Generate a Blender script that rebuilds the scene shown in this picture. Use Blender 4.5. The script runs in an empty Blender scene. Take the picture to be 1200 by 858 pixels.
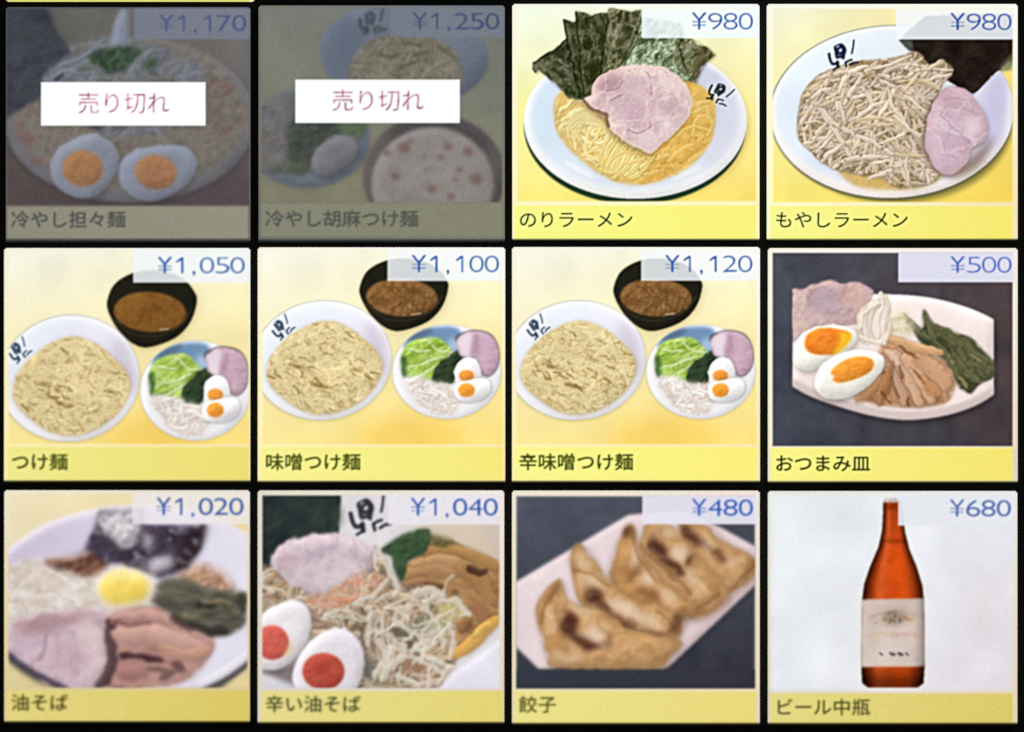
import bpy, math, random
import numpy as np
from mathutils import Vector, Matrix

# ------------------------------------------------------------------ camera, world, lamp, exposure
scene = bpy.context.scene
MM = 0.00025                     # metres of screen per photograph pixel
YAW, PITCH, DIST = math.radians(1.0), math.radians(2.4), 0.8333
CAM = Vector((DIST*math.sin(YAW)*math.cos(PITCH), -DIST*math.cos(YAW)*math.cos(PITCH), DIST*math.sin(PITCH)))
cam_data = bpy.data.cameras.new('camera')
cam_data.lens, cam_data.sensor_width = 100.0, 36.0
cam_data.clip_start, cam_data.clip_end = 0.01, 50.0
camera = bpy.data.objects.new('camera', cam_data)
scene.collection.objects.link(camera)
camera.location = CAM
camera.rotation_euler = (-CAM).to_track_quat('-Z', 'Y').to_euler()
scene.camera = camera
CROT = (-CAM).to_track_quat('-Z', 'Y').to_matrix()
def at(px, py):
    """point of the screen's plane (y = 0) seen at photograph pixel px, py"""
    d = CROT @ Vector(((px-600)/1200*0.36, -(py-429)/1200*0.36, -1.0))
    t = -CAM.y/d.y
    return CAM.x+d.x*t, CAM.z+d.z*t
cam_data.dof.use_dof = True
fx, fz = at(1010, 120)
cam_data.dof.focus_distance = (CROT.transposed() @ (Vector((fx, 0, fz))-CAM)).z*-1
cam_data.dof.aperture_fstop = 2.4

world = bpy.data.worlds.new('World'); scene.world = world; world.use_nodes = True
world.node_tree.nodes['Background'].inputs[0].default_value = (0.9, 0.95, 1.0, 1)
world.node_tree.nodes['Background'].inputs[1].default_value = 0.05
lamp_data = bpy.data.lights.new('fill_lamp', 'AREA'); lamp_data.energy = 0.6; lamp_data.size = 0.5  # unseen soft lamp, added as weak room fill on the black panel
lamp_data.color = (0.92, 1.0, 0.9)
lamp = bpy.data.objects.new('fill_lamp', lamp_data); scene.collection.objects.link(lamp)
lamp.location = (0.5, -1.0, 1.2); lamp.rotation_euler = (-lamp.location).to_track_quat('-Z', 'Y').to_euler()
scene.view_settings.view_transform = 'Standard'; scene.view_settings.look = 'None'
scene.view_settings.exposure = 0; scene.view_settings.gamma = 1
scene.cycles.use_denoising = False

# ------------------------------------------------------------------ materials
def nodes_of(m):
    m.use_nodes = True; nt = m.node_tree; nt.nodes.clear(); return nt, nt.nodes.new('ShaderNodeOutputMaterial')
def screen_material():
    """self-lit display dots: the dot colours are stored per point, a fine noise gives the dots' uneven glow"""
    m = bpy.data.materials.new('display_dots'); nt, out = nodes_of(m)
    a = nt.nodes.new('ShaderNodeVertexColor'); a.layer_name = 'dots'
    tc = nt.nodes.new('ShaderNodeTexCoord')
    n = nt.nodes.new('ShaderNodeTexNoise'); n.inputs['Scale'].default_value = 4200; n.inputs['Detail'].default_value = 1
    r = nt.nodes.new('ShaderNodeMapRange'); r.inputs[1].default_value = 0.3; r.inputs[2].default_value = 0.7
    r.inputs[3].default_value = 0.985; r.inputs[4].default_value = 1.015
    mix = nt.nodes.new('ShaderNodeVectorMath'); mix.operation = 'SCALE'
    e = nt.nodes.new('ShaderNodeEmission')
    nt.links.new(tc.outputs['Object'], n.inputs['Vector']); nt.links.new(n.outputs[0], r.inputs[0])
    nt.links.new(a.outputs[0], mix.inputs[0]); nt.links.new(r.outputs[0], mix.inputs['Scale'])
    nt.links.new(mix.outputs[0], e.inputs[0]); nt.links.new(e.outputs[0], out.inputs[0])
    return m
def black_material(name, col, rough):
    m = bpy.data.materials.new(name); nt, out = nodes_of(m)
    b = nt.nodes.new('ShaderNodeBsdfPrincipled'); b.inputs['Roughness'].default_value = rough
    n = nt.nodes.new('ShaderNodeTexNoise'); n.inputs['Scale'].default_value = 900
    cr = nt.nodes.new('ShaderNodeValToRGB')
    cr.color_ramp.elements[0].color = (col[0]*.5, col[1]*.5, col[2]*.5, 1); cr.color_ramp.elements[1].color = (col[0]*1.5, col[1]*1.5, col[2]*1.5, 1)
    b.inputs['Specular IOR Level'].default_value = 0.15
    nt.links.new(n.outputs[0], cr.inputs[0]); nt.links.new(cr.outputs[0], b.inputs['Base Color']); nt.links.new(b.outputs[0], out.inputs[0])
    return m
M_DOTS = screen_material()
M_BLACK = black_material('black_panel', (0.02, 0.024, 0.02), 0.6)
M_HOUSE = black_material('black_plastic', (0.012, 0.014, 0.012), 0.5)

# ------------------------------------------------------------------ 2-D painting of the displayed pictures
SS = 2                                             # paint samples per display dot
RNG = np.random.default_rng(7)
NG = RNG.random((256, 256)).astype(np.float32)
NF = NG.ravel()
def vnoise(u, v, seed=0):
    u = np.asarray(u, np.float32)+np.float32(seed*17.31 % 256); v = np.asarray(v, np.float32)+np.float32(seed*9.73 % 256)
    fu0 = np.floor(u); fv0 = np.floor(v); iu = fu0.astype(np.int32); iv = fv0.astype(np.int32)
    fu = u-fu0; fv = v-fv0; fu = fu*fu*(3-2*fu); fv = fv*fv*(3-2*fv)
    r0 = (iv & 255) << 8; r1 = ((iv+1) & 255) << 8; c0 = iu & 255; c1 = (iu+1) & 255
    a = NF.take(r0+c0); b = NF.take(r0+c1); c = NF.take(r1+c0); d = NF.take(r1+c1)
    a += (b-a)*fu; c += (d-c)*fu
    return a+(c-a)*fv
def blur(a, s):
    if s <= 0.05: return a
    if s > 3:                                    # three box passes for wide blurs
        r = max(1, int(round(math.sqrt(s*s*4+1)/2)))
        for ax in (0, 1):
            for _ in range(3):
                pad = [(0, 0)]*a.ndim; pad[ax] = (r+1, r); c = np.cumsum(np.pad(a, pad, mode='edge').astype(np.float64), ax); n = a.shape[ax]
                a = ((c[2*r+1:2*r+1+n]-c[:n]) if ax == 0 else (c[:, 2*r+1:2*r+1+n]-c[:, :n]))/(2*r+1)
        return a.astype(np.float32)
    r = max(1, int(math.ceil(s*2.6))); x = np.arange(-r, r+1); k = np.exp(-x*x/(2*s*s)); k = (k/k.sum()).astype(np.float32)
    for ax in (0, 1):
        pad = [(0, 0)]*a.ndim; pad[ax] = (r, r); p = np.pad(a, pad, mode='edge'); n = a.shape[ax]; o = 0
        for i in range(2*r+1):
            o = o + k[i]*(p[i:i+n] if ax == 0 else p[:, i:i+n])
        a = o
    return a
def smooth(P, closed=True, n=8):
    P = np.asarray(P, float); N = len(P); out = []
    for i in range(N if closed else N-1):
        if closed: p0, p1, p2, p3 = P[i-1], P[i], P[(i+1) % N], P[(i+2) % N]
        else: p0, p1, p2, p3 = P[max(i-1, 0)], P[i], P[i+1], P[min(i+2, N-1)]
        for t in np.arange(n)/n:
            out.append(0.5*(2*p1+(p2-p0)*t+(2*p0-5*p1+4*p2-p3)*t*t+(3*p1-p0-3*p2+p3)*t**3))
    if not closed: out.append(P[-1])
    return np.array(out)
def scan(P, H, W):
    """even-odd fill of polygon P (canvas units) on an H x W grid"""
    P = np.asarray(P, float); Q = np.roll(P, -1, 0)
    acc = np.zeros((H, W+1), np.int32)
    for (x1, y1), (x2, y2) in zip(P, Q):
        if y1 == y2: continue
        if y1 > y2: x1, y1, x2, y2 = x2, y2, x1, y1
        r = np.arange(max(0, math.ceil(y1-.5)), min(H, math.ceil(y2-.5)))
        if len(r) == 0: continue
        x = x1+(r+.5-y1)*(x2-x1)/(y2-y1)
        np.add.at(acc, (r, np.clip(np.ceil(x-.5), 0, W).astype(int)), 1)
    return (np.cumsum(acc, 1)[:, :W] % 2).astype(np.float32)
def bbox(m, pad=0):
    ys = np.flatnonzero(m.max(1) > .003); xs = np.flatnonzero(m.max(0) > .003)
    if len(ys) == 0: return None
    return slice(max(0, ys[0]-pad), ys[-1]+1+pad), slice(max(0, xs[0]-pad), xs[-1]+1+pad)
def rgb(c): return np.array(c, np.float32)/255.0
LX, LY = -0.5, -0.78

GLYPHS = {}
def glyph(ch, thin):
    """triangles of one character of the built-in typeface, in its own units"""
    key = (ch, thin)
    if key in GLYPHS: return GLYPHS[key]
    cu = bpy.data.curves.new('glyph', 'FONT'); cu.body = ch; cu.offset = -thin; cu.resolution_u = 5; cu.fill_mode = 'FRONT'
    ob = bpy.data.objects.new('glyph', cu); scene.collection.objects.link(ob)
    dg = bpy.context.evaluated_depsgraph_get(); ev = ob.evaluated_get(dg); me = ev.to_mesh(); me.calc_loop_triangles()
    co = np.array([v.co[:2] for v in me.vertices], float).reshape(-1, 2)
    tri = np.array([t.vertices[:] for t in me.loop_triangles], int).reshape(-1, 3)
    ev.to_mesh_clear(); bpy.data.objects.remove(ob); bpy.data.curves.remove(cu)
    GLYPHS[key] = (co, tri); return co, tri

class Tile:
    def __init__(s, rect, zoom):
        s.rect = rect; x0, y0, x1, y1 = rect; s.ox, s.oy, s.zs = zoom
        s.W = int(round(x1-x0)); s.H = int(round(y1-y0)); s.w = s.W*SS; s.h = s.H*SS
        s.kx = s.w/(x1-x0); s.ky = s.h/(y1-y0); s.k = SS/s.zs
        s.img = np.zeros((s.h, s.w, 3), np.float32); s.ids = np.zeros((s.h, s.w), np.int32); s.parts = []; s.index = {}
        yy, xx = np.mgrid[0:s.h, 0:s.w].astype(np.float32)
        s.cx, s.cy = xx, yy
        s.X = (xx/s.kx+x0-s.ox)*s.zs; s.Y = (yy/s.ky+y0-s.oy)*s.zs         # picture units of every sample
        s.sd = 0; s.T = (1, 0, 1, 0)
    def part(s, name, parent=None, new=True):
        s.parts.append((name, parent)); return len(s.parts)-1
    def c(s, P):
        P = np.asarray(P, float).reshape(-1, 2); a, b, c_, d = s.T
        return np.stack([((P[:, 0]*a+b)/s.zs+s.ox-s.rect[0])*s.kx, ((P[:, 1]*c_+d)/s.zs+s.oy-s.rect[1])*s.ky], 1)
    def seed(s): s.sd += 1; return s.sd
    # masks
    def poly(s, P, sm=True, soft=1.0):
        Q = s.c(P); Q = smooth(Q) if sm else Q
        sg = 0.6*soft*s.k*2; pd = int(sg*3)+3; M = np.zeros((s.h, s.w), np.float32)
        x0 = max(0, int(Q[:, 0].min())-pd); x1 = min(s.w, int(Q[:, 0].max())+pd); y0 = max(0, int(Q[:, 1].min())-pd); y1 = min(s.h, int(Q[:, 1].max())+pd)
        if x1-x0 < 2 or y1-y0 < 2: return M
        M[y0:y1, x0:x1] = blur(scan(Q-(x0, y0), y1-y0, x1-x0), sg)
        return M
    def ell(s, cx, cy, rx, ry, rot=0, soft=1.0):
        t = np.linspace(0, 2*np.pi, 96, endpoint=False); a = math.radians(rot)
        x = rx*np.cos(t); y = ry*np.sin(t)
        return s.poly(np.stack([cx+x*math.cos(a)-y*math.sin(a), cy+x*math.sin(a)+y*math.cos(a)], 1), False, soft)
    def box(s, x0, y0, x1, y1, soft=0.5): return s.poly([(x0, y0), (x1, y0), (x1, y1), (x0, y1)], False, soft)
    def noise(s, scale, seed=None, stretch=1, ang=0, octs=3, bb=None):
        seed = s.seed() if seed is None else seed; a = math.radians(ang); X, Y = (s.X, s.Y) if bb is None else (s.X[bb], s.Y[bb])
        u = (X*math.cos(a)+Y*math.sin(a))/scale/stretch; v = (-X*math.sin(a)+Y*math.cos(a))/scale
        o = 0; am = 1; tot = 0
        for i in range(octs): o = o+am*vnoise(u*2**i, v*2**i, seed+i*3.3); tot += am; am *= .55
        return o/tot
    # painting
    def put(s, m, col, pid=None, alpha=1.0):
        col = rgb(col) if np.ndim(col) == 1 else col
        bb = bbox(m)
        if bb is None: return
        a = (m[bb]*alpha)[..., None]; s.img[bb] = s.img[bb]*(1-a)+(col if col.ndim == 1 else col[bb])*a
        if pid is not None: s.ids[m > 0.5] = pid
    def shadow(s, m, dx, dy, sig, alpha, col=(30, 25, 22), clip=None):
        k = s.k; m2 = np.roll(np.roll(blur(m, sig*k), int(round(dy*k)), 0), int(round(dx*k)), 1)
        if clip is not None: m2 = m2*clip
        s.put(m2, col, None, alpha)
    def form(s, m, cols, pid, scale=40, edge=14, rnd=0.5, bump=0.35, stretch=1, ang=0, sharp=1.6, sh=None, alpha=1.0, rim=None, octs=3, fine=0.025, spec=0.0):
        """fill mask m as a lit, slightly rounded and mottled surface"""
        if sh: s.shadow(m, *sh)
        bb = bbox(m, int(edge*s.k)+2)
        if bb is None: return m
        n = s.noise(scale, None, stretch, ang, octs, bb); f = np.clip((n-.5)*sharp+.5, 0, 1)*(len(cols)-1)
        C = np.zeros(n.shape+(3,), np.float32)
        for i, c in enumerate(cols): C += rgb(c)*np.clip(1-np.abs(f-i), 0, 1)[..., None]
        e = blur(m[bb], edge*s.k); hgt = e*edge*rnd*2
        if bump: hgt = hgt+s.noise(scale*.55, None, stretch, ang, 3, bb)*scale*.55*bump
        hgt = blur(hgt, 0.8)*s.k
        if min(hgt.shape) > 2:
            gy, gx = np.gradient(hgt); lam = np.clip(gx*LX*-1+gy*LY*-1, -1, 1)
            C = C*(1+0.55*lam[..., None])
        if fine: C = C*(1+fine*2*(s.noise(5, None, 1, 0, 2, bb)-.5))[..., None]
        if rim: q = np.clip(1.7-1.7*e, 0, 1)[..., None]; C = C*(1-q)+rgb(rim)*q
        F = np.zeros_like(s.img); F[bb] = np.clip(C, 0, 1); s.put(m, F, pid, alpha)
        return m
    def strand(s, P, w, col, pid=None, sh=0.35, outline=0.35, alpha=1.0, clip=None, sm=True, dark=0.45, taper=0.0, raw=False):
        Q = np.asarray(P, float) if raw else s.c(P)
        if sm and len(Q) > 2: Q = smooth(Q, False, 4)
        sh *= .8; outline *= .75
        w = w*s.k*0.5; ow = max(1.0, w*.55); mar = w+ow+2
        x0 = max(0, int(Q[:, 0].min()-mar)); x1 = min(s.w, int(Q[:, 0].max()+mar)+1); y0 = max(0, int(Q[:, 1].min()-mar)); y1 = min(s.h, int(Q[:, 1].max()+mar)+1)
        if x1 <= x0 or y1 <= y0: return
        gx = s.cx[y0:y1, x0:x1]; gy = s.cy[y0:y1, x0:x1]
        A = Q[:-1]; B = Q[1:]; D = B-A; L2 = (D**2).sum(1)+1e-6
        best = None
        for i in range(len(A)):
            t = np.clip(((gx-A[i, 0])*D[i, 0]+(gy-A[i, 1])*D[i, 1])/L2[i], 0, 1)
            ex = gx-A[i, 0]-t*D[i, 0]; ey = gy-A[i, 1]-t*D[i, 1]; d = ex*ex+ey*ey
            if best is None: best = d; bx = ex; by = ey; bt = (i+t)/len(A)
            else:
                m = d < best; best = np.where(m, d, best); bx = np.where(m, ex, bx); by = np.where(m, ey, by); bt = np.where(m, (i+t)/len(A), bt)
        d = np.sqrt(best); wl = w if not taper else w*(1-taper*np.abs(bt*2-1)**2)
        cl = 1 if clip is None else clip[y0:y1, x0:x1]
        reg = s.img[y0:y1, x0:x1]; base = rgb(col)
        if outline:
            ao = (np.clip((wl+ow-d)/ow, 0, 1)*outline*alpha*cl)[..., None]; reg = reg*(1-ao)+base*dark*ao
        a = np.clip(wl-d+.5, 0, 1)*alpha*cl
        lam = np.clip((bx*LX+by*LY)/max(w, .6), -1, 1)
        C = np.clip(base*(1+sh*lam[..., None]), 0, 1)
        reg = reg*(1-a[..., None])+C*a[..., None]; s.img[y0:y1, x0:x1] = reg
        if pid is not None: s.ids[y0:y1, x0:x1][a > .5] = pid
    def heap(s, m, n, L, w, cols, pid=None, ang=None, spread=180, curl=0.5, sh=0.35, outline=0.4, seed=0, depth=(0.72, 1.05), alpha=1.0, clip=True, dark=0.45, taper=0.0):
        """n noodles, sprouts or threads piled inside mask m"""
        r = np.random.default_rng(seed+11); ys, xs = np.nonzero(m > .5)
        if len(ys) == 0: return
        k = s.k
        for i in range(n):
            j = r.integers(len(ys)); x, y = float(xs[j]), float(ys[j])
            a0 = r.uniform(-spread, spread) if ang is None else (ang(s.X[ys[j], xs[j]], s.Y[ys[j], xs[j]]) if callable(ang) else ang)+r.uniform(-spread, spread)
            a = math.radians(a0); ll = L*k*r.uniform(.55, 1.3)/5; cu = r.normal(0, curl)/5; pts = []
            x -= math.cos(a)*ll*2.5; y -= math.sin(a)*ll*2.5
            for q in range(6): pts.append((x, y)); x += math.cos(a)*ll; y += math.sin(a)*ll; a += cu+r.normal(0, curl*.12)
            c = np.array(cols[r.integers(len(cols))], float)*(depth[0]+(depth[1]-depth[0])*(i/max(1, n-1))**.7)*r.uniform(.95, 1.05)
            s.strand(pts, w*r.uniform(.75, 1.25), np.clip(c, 0, 255), pid, sh, outline, alpha, m if clip else None, True, dark, taper, raw=True)
    def dots(s, m, n, rad, cols, alpha=.7, seed=0, pid=None):
        r = np.random.default_rng(seed+5); ys, xs = np.nonzero(m > .5)
        for i in range(n):
            j = r.integers(len(ys)); x, y = float(xs[j]), float(ys[j]); a = r.uniform(0, 6.28); l = rad*s.k*r.uniform(.2, 1.2)
            s.strand([(x, y), (x+math.cos(a)*l, y+math.sin(a)*l)], rad*r.uniform(.6, 1.2), cols[r.integers(len(cols))], pid, 0.1, 0, alpha*r.uniform(.5, 1), m, False, raw=True)
    def veins(s, m, scale, col, width, alpha, stretch=1, ang=0):
        bb = bbox(m)
        if bb is None: return
        n = s.noise(scale, None, stretch, ang, 2, bb); v = np.exp(-((n-.5)/width)**2)*m[bb]; M = np.zeros_like(m); M[bb] = v; s.put(M, col, None, alpha)
    def warp(s, amp, scale, soft, illum=.08):
        """the photo's own lack of crispness: uneven outlines, softness and patchy light"""
        hard = ('frame', 'photo_backdrop', 'bowl', 'noodle_bowl', 'dipping_bowl', 'side_plate', 'plate', 'egg', 'yolk', 'emblem', 'bowl_rim', 'dipping_soup', 'spoon', 'beer_bottle', 'paper_label', 'cap', 'label_lettering', 'sesame_soup')
        fm = blur(np.array([0.0 if n in hard else 1.0 for n, _ in s.parts], np.float32)[s.ids], 1.5); amp = amp*fm
        k = s.k; dx = (s.noise(scale, None, 1, 0, 2)-.5)*2*amp*k; dy = (s.noise(scale, None, 1, 0, 2)-.5)*2*amp*k
        x = np.clip(s.cx+dx, 0, s.w-1.001); y = np.clip(s.cy+dy, 0, s.h-1.001); ix = x.astype(int); iy = y.astype(int); fx_ = (x-ix)[..., None]; fy_ = (y-iy)[..., None]
        I = s.img; I = (I[iy, ix]*(1-fx_)+I[iy, ix+1]*fx_)*(1-fy_)+(I[iy+1, ix]*(1-fx_)+I[iy+1, ix+1]*fx_)*fy_
        I = blur(I, soft*k*3)
        s.img = I*(1+illum*2*(s.noise(120, None, 1, 0, 2)-.5))[..., None]; s.ids = s.ids[iy, ix]
    # writing
    def raster(s, co, tri, fx, fy):
        Q = 3; P = np.stack([fx(co[:, 0]), fy(co[:, 1])], 1); P = s.c(P)
        x0 = int(P[:, 0].min())-2; y0 = int(P[:, 1].min())-2; w = int(P[:, 0].max())+3-x0; h = int(P[:, 1].max())+3-y0
        G = np.zeros((h*Q, w*Q), np.float32); P = (P-(x0, y0))*Q
        for t in tri:
            p = P[t]; bx0 = max(0, int(p[:, 0].min())-1); by0 = max(0, int(p[:, 1].min())-1); bx1 = int(p[:, 0].max())+2; by1 = int(p[:, 1].max())+2
            g = G[by0:by1, bx0:bx1]
            if g.size: np.maximum(g, scan(p-(bx0, by0), *g.shape), out=g)
        G = G.reshape(h, Q, w, Q).mean((1, 3)); M = np.zeros((s.h, s.w), np.float32)
        ya, yb, xa, xb = max(0, y0), min(s.h, y0+h), max(0, x0), min(s.w, x0+w)
        M[ya:yb, xa:xb] = G[ya-y0:yb-y0, xa-x0:xb-x0]
        return M
    def fit(s, ch, x0, x1, ytop, ybot, thin=0.004):
        co, tri = glyph(ch, thin); lo = co.min(0); hi = co.max(0)
        return s.raster(co, tri, lambda x: x0+(x-lo[0])/(hi[0]-lo[0])*(x1-x0), lambda y: ybot-(y-lo[1])/(hi[1]-lo[1])*(ybot-ytop))
    def emtext(s, txt, x, yc, pitch, hgt, thin=0.006):
        M = 0; ref, _ = glyph('\u56fd', 0.0); rl, rh = ref.min(0), ref.max(0); em = (rh[0]-rl[0])/0.83; ymid = (rl[1]+rh[1])/2
        for i, ch in enumerate(txt):
            co, tri = glyph(ch, thin)
            M = np.maximum(M, s.raster(co, tri, lambda u: x+(i+(u-rl[0])/em+.085)*pitch, lambda v: yc-(v-ymid)/em*hgt))
        return M

def emblem(t, cx, cy, sc, rot, col, pid, w=0.16, alpha=0.95):
    a = math.radians(rot)
    def S(pts, ww=w):
        P = [(cx+sc*(x*math.cos(a)-y*math.sin(a)), cy+sc*(x*math.sin(a)+y*math.cos(a))) for x, y in pts]
        t.strand(P, ww*sc, col, pid, 0.0, 0.0, alpha)
    Q = lambda pts: [(cx+sc*(x*math.cos(a)-y*math.sin(a)), cy+sc*(x*math.sin(a)+y*math.cos(a))) for x, y in pts]
    head = t.poly(Q([(-.37, -.49), (-.19, -.63), (.01, -.73), (.22, -.63), (.36, -.39), (.32, -.07), (.29, .17), (.19, .14), (.04, .1), (-.1, .17), (-.22, .07), (-.3, -.22)]), True, .8)
    head = head*(1-.75*t.poly(Q(ering(-.15, -.52, .11, .045, -30, 8)), True, .8))*(1-.95*t.poly(Q(ering(.03, -.33, .075, .1, 25, 8)), True, .8))*(1-.25*t.poly(Q(ering(-.02, -.05, .12, .06, 0, 8)), True, .8))
    t.put(head, col, pid, alpha); w = w/.2*.15
    S([(-.6, -.07), (-.53, .16), (-.46, .32), (-.33, .46), (-.14, .41)], w*1.1); S([(-.08, .33), (-.03, .6)], w*1.25); S([(-.03, .6), (-.27, .78)], w*.7)
    S([(.38, .28), (.55, .17), (.7, .11)], w*.72); S([(.37, .3), (.45, .54)], w*.85); S([(.66, .44), (.85, .3), (1.08, .24)], w*.75)
    S([(.7, -.98), (.7, -.6), (.66, -.24)], w*.62)

def egg(t, outline, yolk, white, ycols, sh=(6, 8, 8, .35), ring=None, soft=1.0, ysoft=1.6):
    pe = t.part('egg'); m = t.poly(outline, True, soft)
    t.form(m, [white, [min(255, v+8) for v in white]], pe, 60, 18, .45, .05, sh=sh, fine=.03)
    py = t.part('yolk', pe); my = t.poly(yolk, True, ysoft)
    if ring: t.put(blur(my, 5*t.k), ring, None, .55)
    t.form(my, ycols, py, 34, 14, .35, .18, fine=.06)
    return pe
def ering(cx, cy, rx, ry, rot=0, n=12):
    a = math.radians(rot)
    return [(cx+rx*math.cos(q)*math.cos(a)-ry*math.sin(q)*math.sin(a), cy+rx*math.cos(q)*math.sin(a)+ry*math.sin(q)*math.cos(a)) for q in np.linspace(0, 2*math.pi, n, endpoint=False)]

# ------------------------------------------------------------------ what every button shows: frame, price, dish name
def strandmask(t, P, w):
    P = np.asarray(P, float); d = np.gradient(P, axis=0); n = np.stack([-d[:, 1], d[:, 0]], 1); n /= np.linalg.norm(n, axis=1)[:, None]+1e-6
    k = np.full(len(P), 1.0); k[0] = k[-1] = .35
    return t.poly(np.concatenate([P+n*(w*.5*k)[:, None], (P-n*(w*.5*k)[:, None])[::-1]]), True, 2.5)
def lerp2(t, c00, c10, c01, c11, x0=28, x1=866, y0=37, y1=705):
    u = np.clip((t.X-x0)/(x1-x0), 0, 1)[..., None]; v = np.clip((t.Y-y0)/(y1-y0), 0, 1)[..., None]
    return (rgb(c00)*(1-u)+rgb(c10)*u)*(1-v)+(rgb(c01)*(1-u)+rgb(c11)*u)*v
def begin(t, frame, corner=None):
    t.pf = t.part('frame'); t.ids[:] = t.pf
    t.img[:] = lerp2(t, *frame) if len(frame) == 4 else rgb(frame)
def backdrop(t, cols, x0=30, x1=864, y0=38, y1=706, soft=1.0, tex=0):
    t.pb = t.part('photo_backdrop'); t.mp = t.box(x0, y0, x1, y1, soft)
    C = lerp2(t, *cols)
    if tex: C = C*(1+tex*(t.noise(60, None, 1, 0, 4)-.5))[..., None]
    t.put(t.mp, C, t.pb)
def keep_photo(t):
    """everything the dish pictures paint past their photo's edge is cut off"""
    t.saved = (t.img.copy(), t.ids.copy())
def cut_photo(t, amp=5, scale=16, soft=.5, illum=.035):
    t.warp(amp, scale, soft, illum)
    a = t.mp[..., None]; t.img = t.saved[0]*(1-a)+t.img*a; t.ids = np.where(t.mp > .5, t.ids, t.saved[1])
def caption(t, txt, cl, cr, ink, y0=714, y1=828, x0=24, x1=862, soft=0.6, a=0.95, thin=-0.004, b=0.15, pitch=66.7, yc=763, hgt=62, x=37, ghost=0.0):
    p = t.part('caption_strip'); u = np.clip((t.X-x0)/(x1-x0), 0, 1)[..., None]
    t.put(t.box(x0, y0, x1, y1, 2.2), rgb(cl)*(1-u)+rgb(cr)*u, p)
    if not txt: return
    q = t.part('lettering', p); m = t.emtext(txt, x, yc, pitch, hgt, thin)
    if ghost: t.put(np.clip(blur(m, 2.2*soft*t.k*3)*1.2, 0, 1), [v*.75 for v in cl], None, ghost)
    m2 = np.clip(blur(m, soft*t.k*2.2)*(1.25+b), 0, 1); t.put(m2, ink, None, a); t.ids[m2 > .4] = q
def price(t, txt, ink, veil=(238, 244, 248), alpha=.8, x0=465, x1=868, y0=30, y1=133, yt=46, yb=102, xr=852, soft=.5, a=.95, thin=0.024):
    p = t.part('price_tag'); t.put(t.box(x0, y0, x1, y1, 1.6), veil, p, alpha)
    q = t.part('lettering', p); M = 0; x = xr
    def up(m):
        nonlocal M; M = np.maximum(M, m)
    hgt = yb-yt
    for ch in reversed(txt):
        if ch == ',':
            up(t.fit(',', x-23, x-14, yb-7, yb+9, 0)); x -= 36
        elif ch == '1':
            m = t.poly([(x-25, yt), (x-19.6, yt), (x-19.6, yb), (x-25, yb)], False, .3); up(m)
            up(t.poly([(x-26, yt), (x-20, yt+2), (x-24, yt+7), (x-43, yt+18), (x-44, yt+13.5)], False, .3)); x -= 54
        elif ch == '\u00a5':
            up(t.fit('Y', x-54, x-4, yt-2, yb, .012)); 
            up(t.box(x-52, yt+28, x-6, yt+32, .3)*.55); up(t.box(x-52, yt+40, x-6, yt+44, .3)*.55); x -= 56
        else:
            up(t.fit(ch, x-50, x-2, yt, yb, thin)); x -= 53
    m = np.clip(blur(M, soft*t.k*3), 0, 1); t.put(np.clip(blur(m, 4*t.k)*1.1, 0, 1), ink, None, .16); t.put(m, ink, None, a); t.ids[m > .35] = q
def sold_out(t, y0, y1):
    p = t.p_sold = t.part('sold_out_label'); t.put(t.box(143, y0, 713, y1, 1.0), (236, 247, 250), p)
    q = t.part('lettering', p); m = t.emtext('\u58f2\u308a\u5207\u308c', 267, (y0+y1)/2-2, 80.5, 82, .014)
    t.put(np.clip(blur(m, 3.0)*1.6, 0, 1), (245, 205, 215), None, .9); m2 = np.clip(blur(m, .9), 0, 1)
    t.put(m2, (150, 62, 92), None, .85); t.put(m2*(t.noise(26) > .55), (88, 52, 70), None, .5); t.ids[m2 > .4] = q
def finish(t, soft=0.7, veil=None, grain=0.03, sharp=0.5, gain=1.0, lip=5, lip_sheen=None, sat=.97, con=.07, lift=.0):
    """soften, sharpen and grain the picture as the display shows it; the last rows fade into the button's lower edge"""
    im = blur(t.img, soft*SS)
    if veil is not None:
        keep = (t.ids == t.p_sold) | (t.ids == t.p_sold+1); k = veil*(1-blur(keep.astype(np.float32), .6))[..., None]
        lu = im.mean(2, keepdims=True); im = im*(1-k)+(rgb((100, 100, 98))*.55+lu*.45)*k
    if sharp: im = im+sharp*(im-blur(im, 1.7*SS))
    p = np.pad(im, ((1, 1), (1, 1), (0, 0)), mode='edge')
    v = (p[0::2, 0::2]+p[1::2, 0::2]+p[0::2, 1::2]+p[1::2, 1::2])/4        # colours at the dot corners
    v = v[:t.H+1, :t.W+1]
    r = np.random.default_rng(abs(int(t.rect[0]*7+t.rect[1])))
    g = r.normal(0, 1, v.shape[:2]+(1,)).astype(np.float32); g2 = blur(r.normal(0, 1, v.shape).astype(np.float32), .5)*1.5
    v = (v-.5)*(1+con)+.5+lift if veil is None else v
    v = v*gain; lum = v.mean(2, keepdims=True); v = lum+(v-lum)*sat
    amp = grain*.32*(0.6+0.8*np.sqrt(np.clip(lum, 0, 1))*np.clip(1.35-lum, .2, 1)*1.3)
    v = v+g*amp+g2*amp*.75
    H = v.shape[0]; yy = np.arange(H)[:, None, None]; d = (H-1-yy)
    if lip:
        lc = rgb(lip_sheen if lip_sheen else (30, 42, 18)); f = np.clip(d/lip, 0, 1)
        body = v; edge = lc*np.clip(d/lip, 0, 1)**1.3*1.0  # bevel reflection painted as self-lit colour, fading out downwards
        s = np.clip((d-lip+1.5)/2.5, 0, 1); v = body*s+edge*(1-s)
        t.p_edge = t.part('lower_edge_sheen'); t.ids[-lip*SS+2:] = t.p_edge
    t.v = np.clip(v, 0.004, 1)
    t.cell = t.ids[0::SS, 0::SS][:t.H, :t.W]

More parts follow.
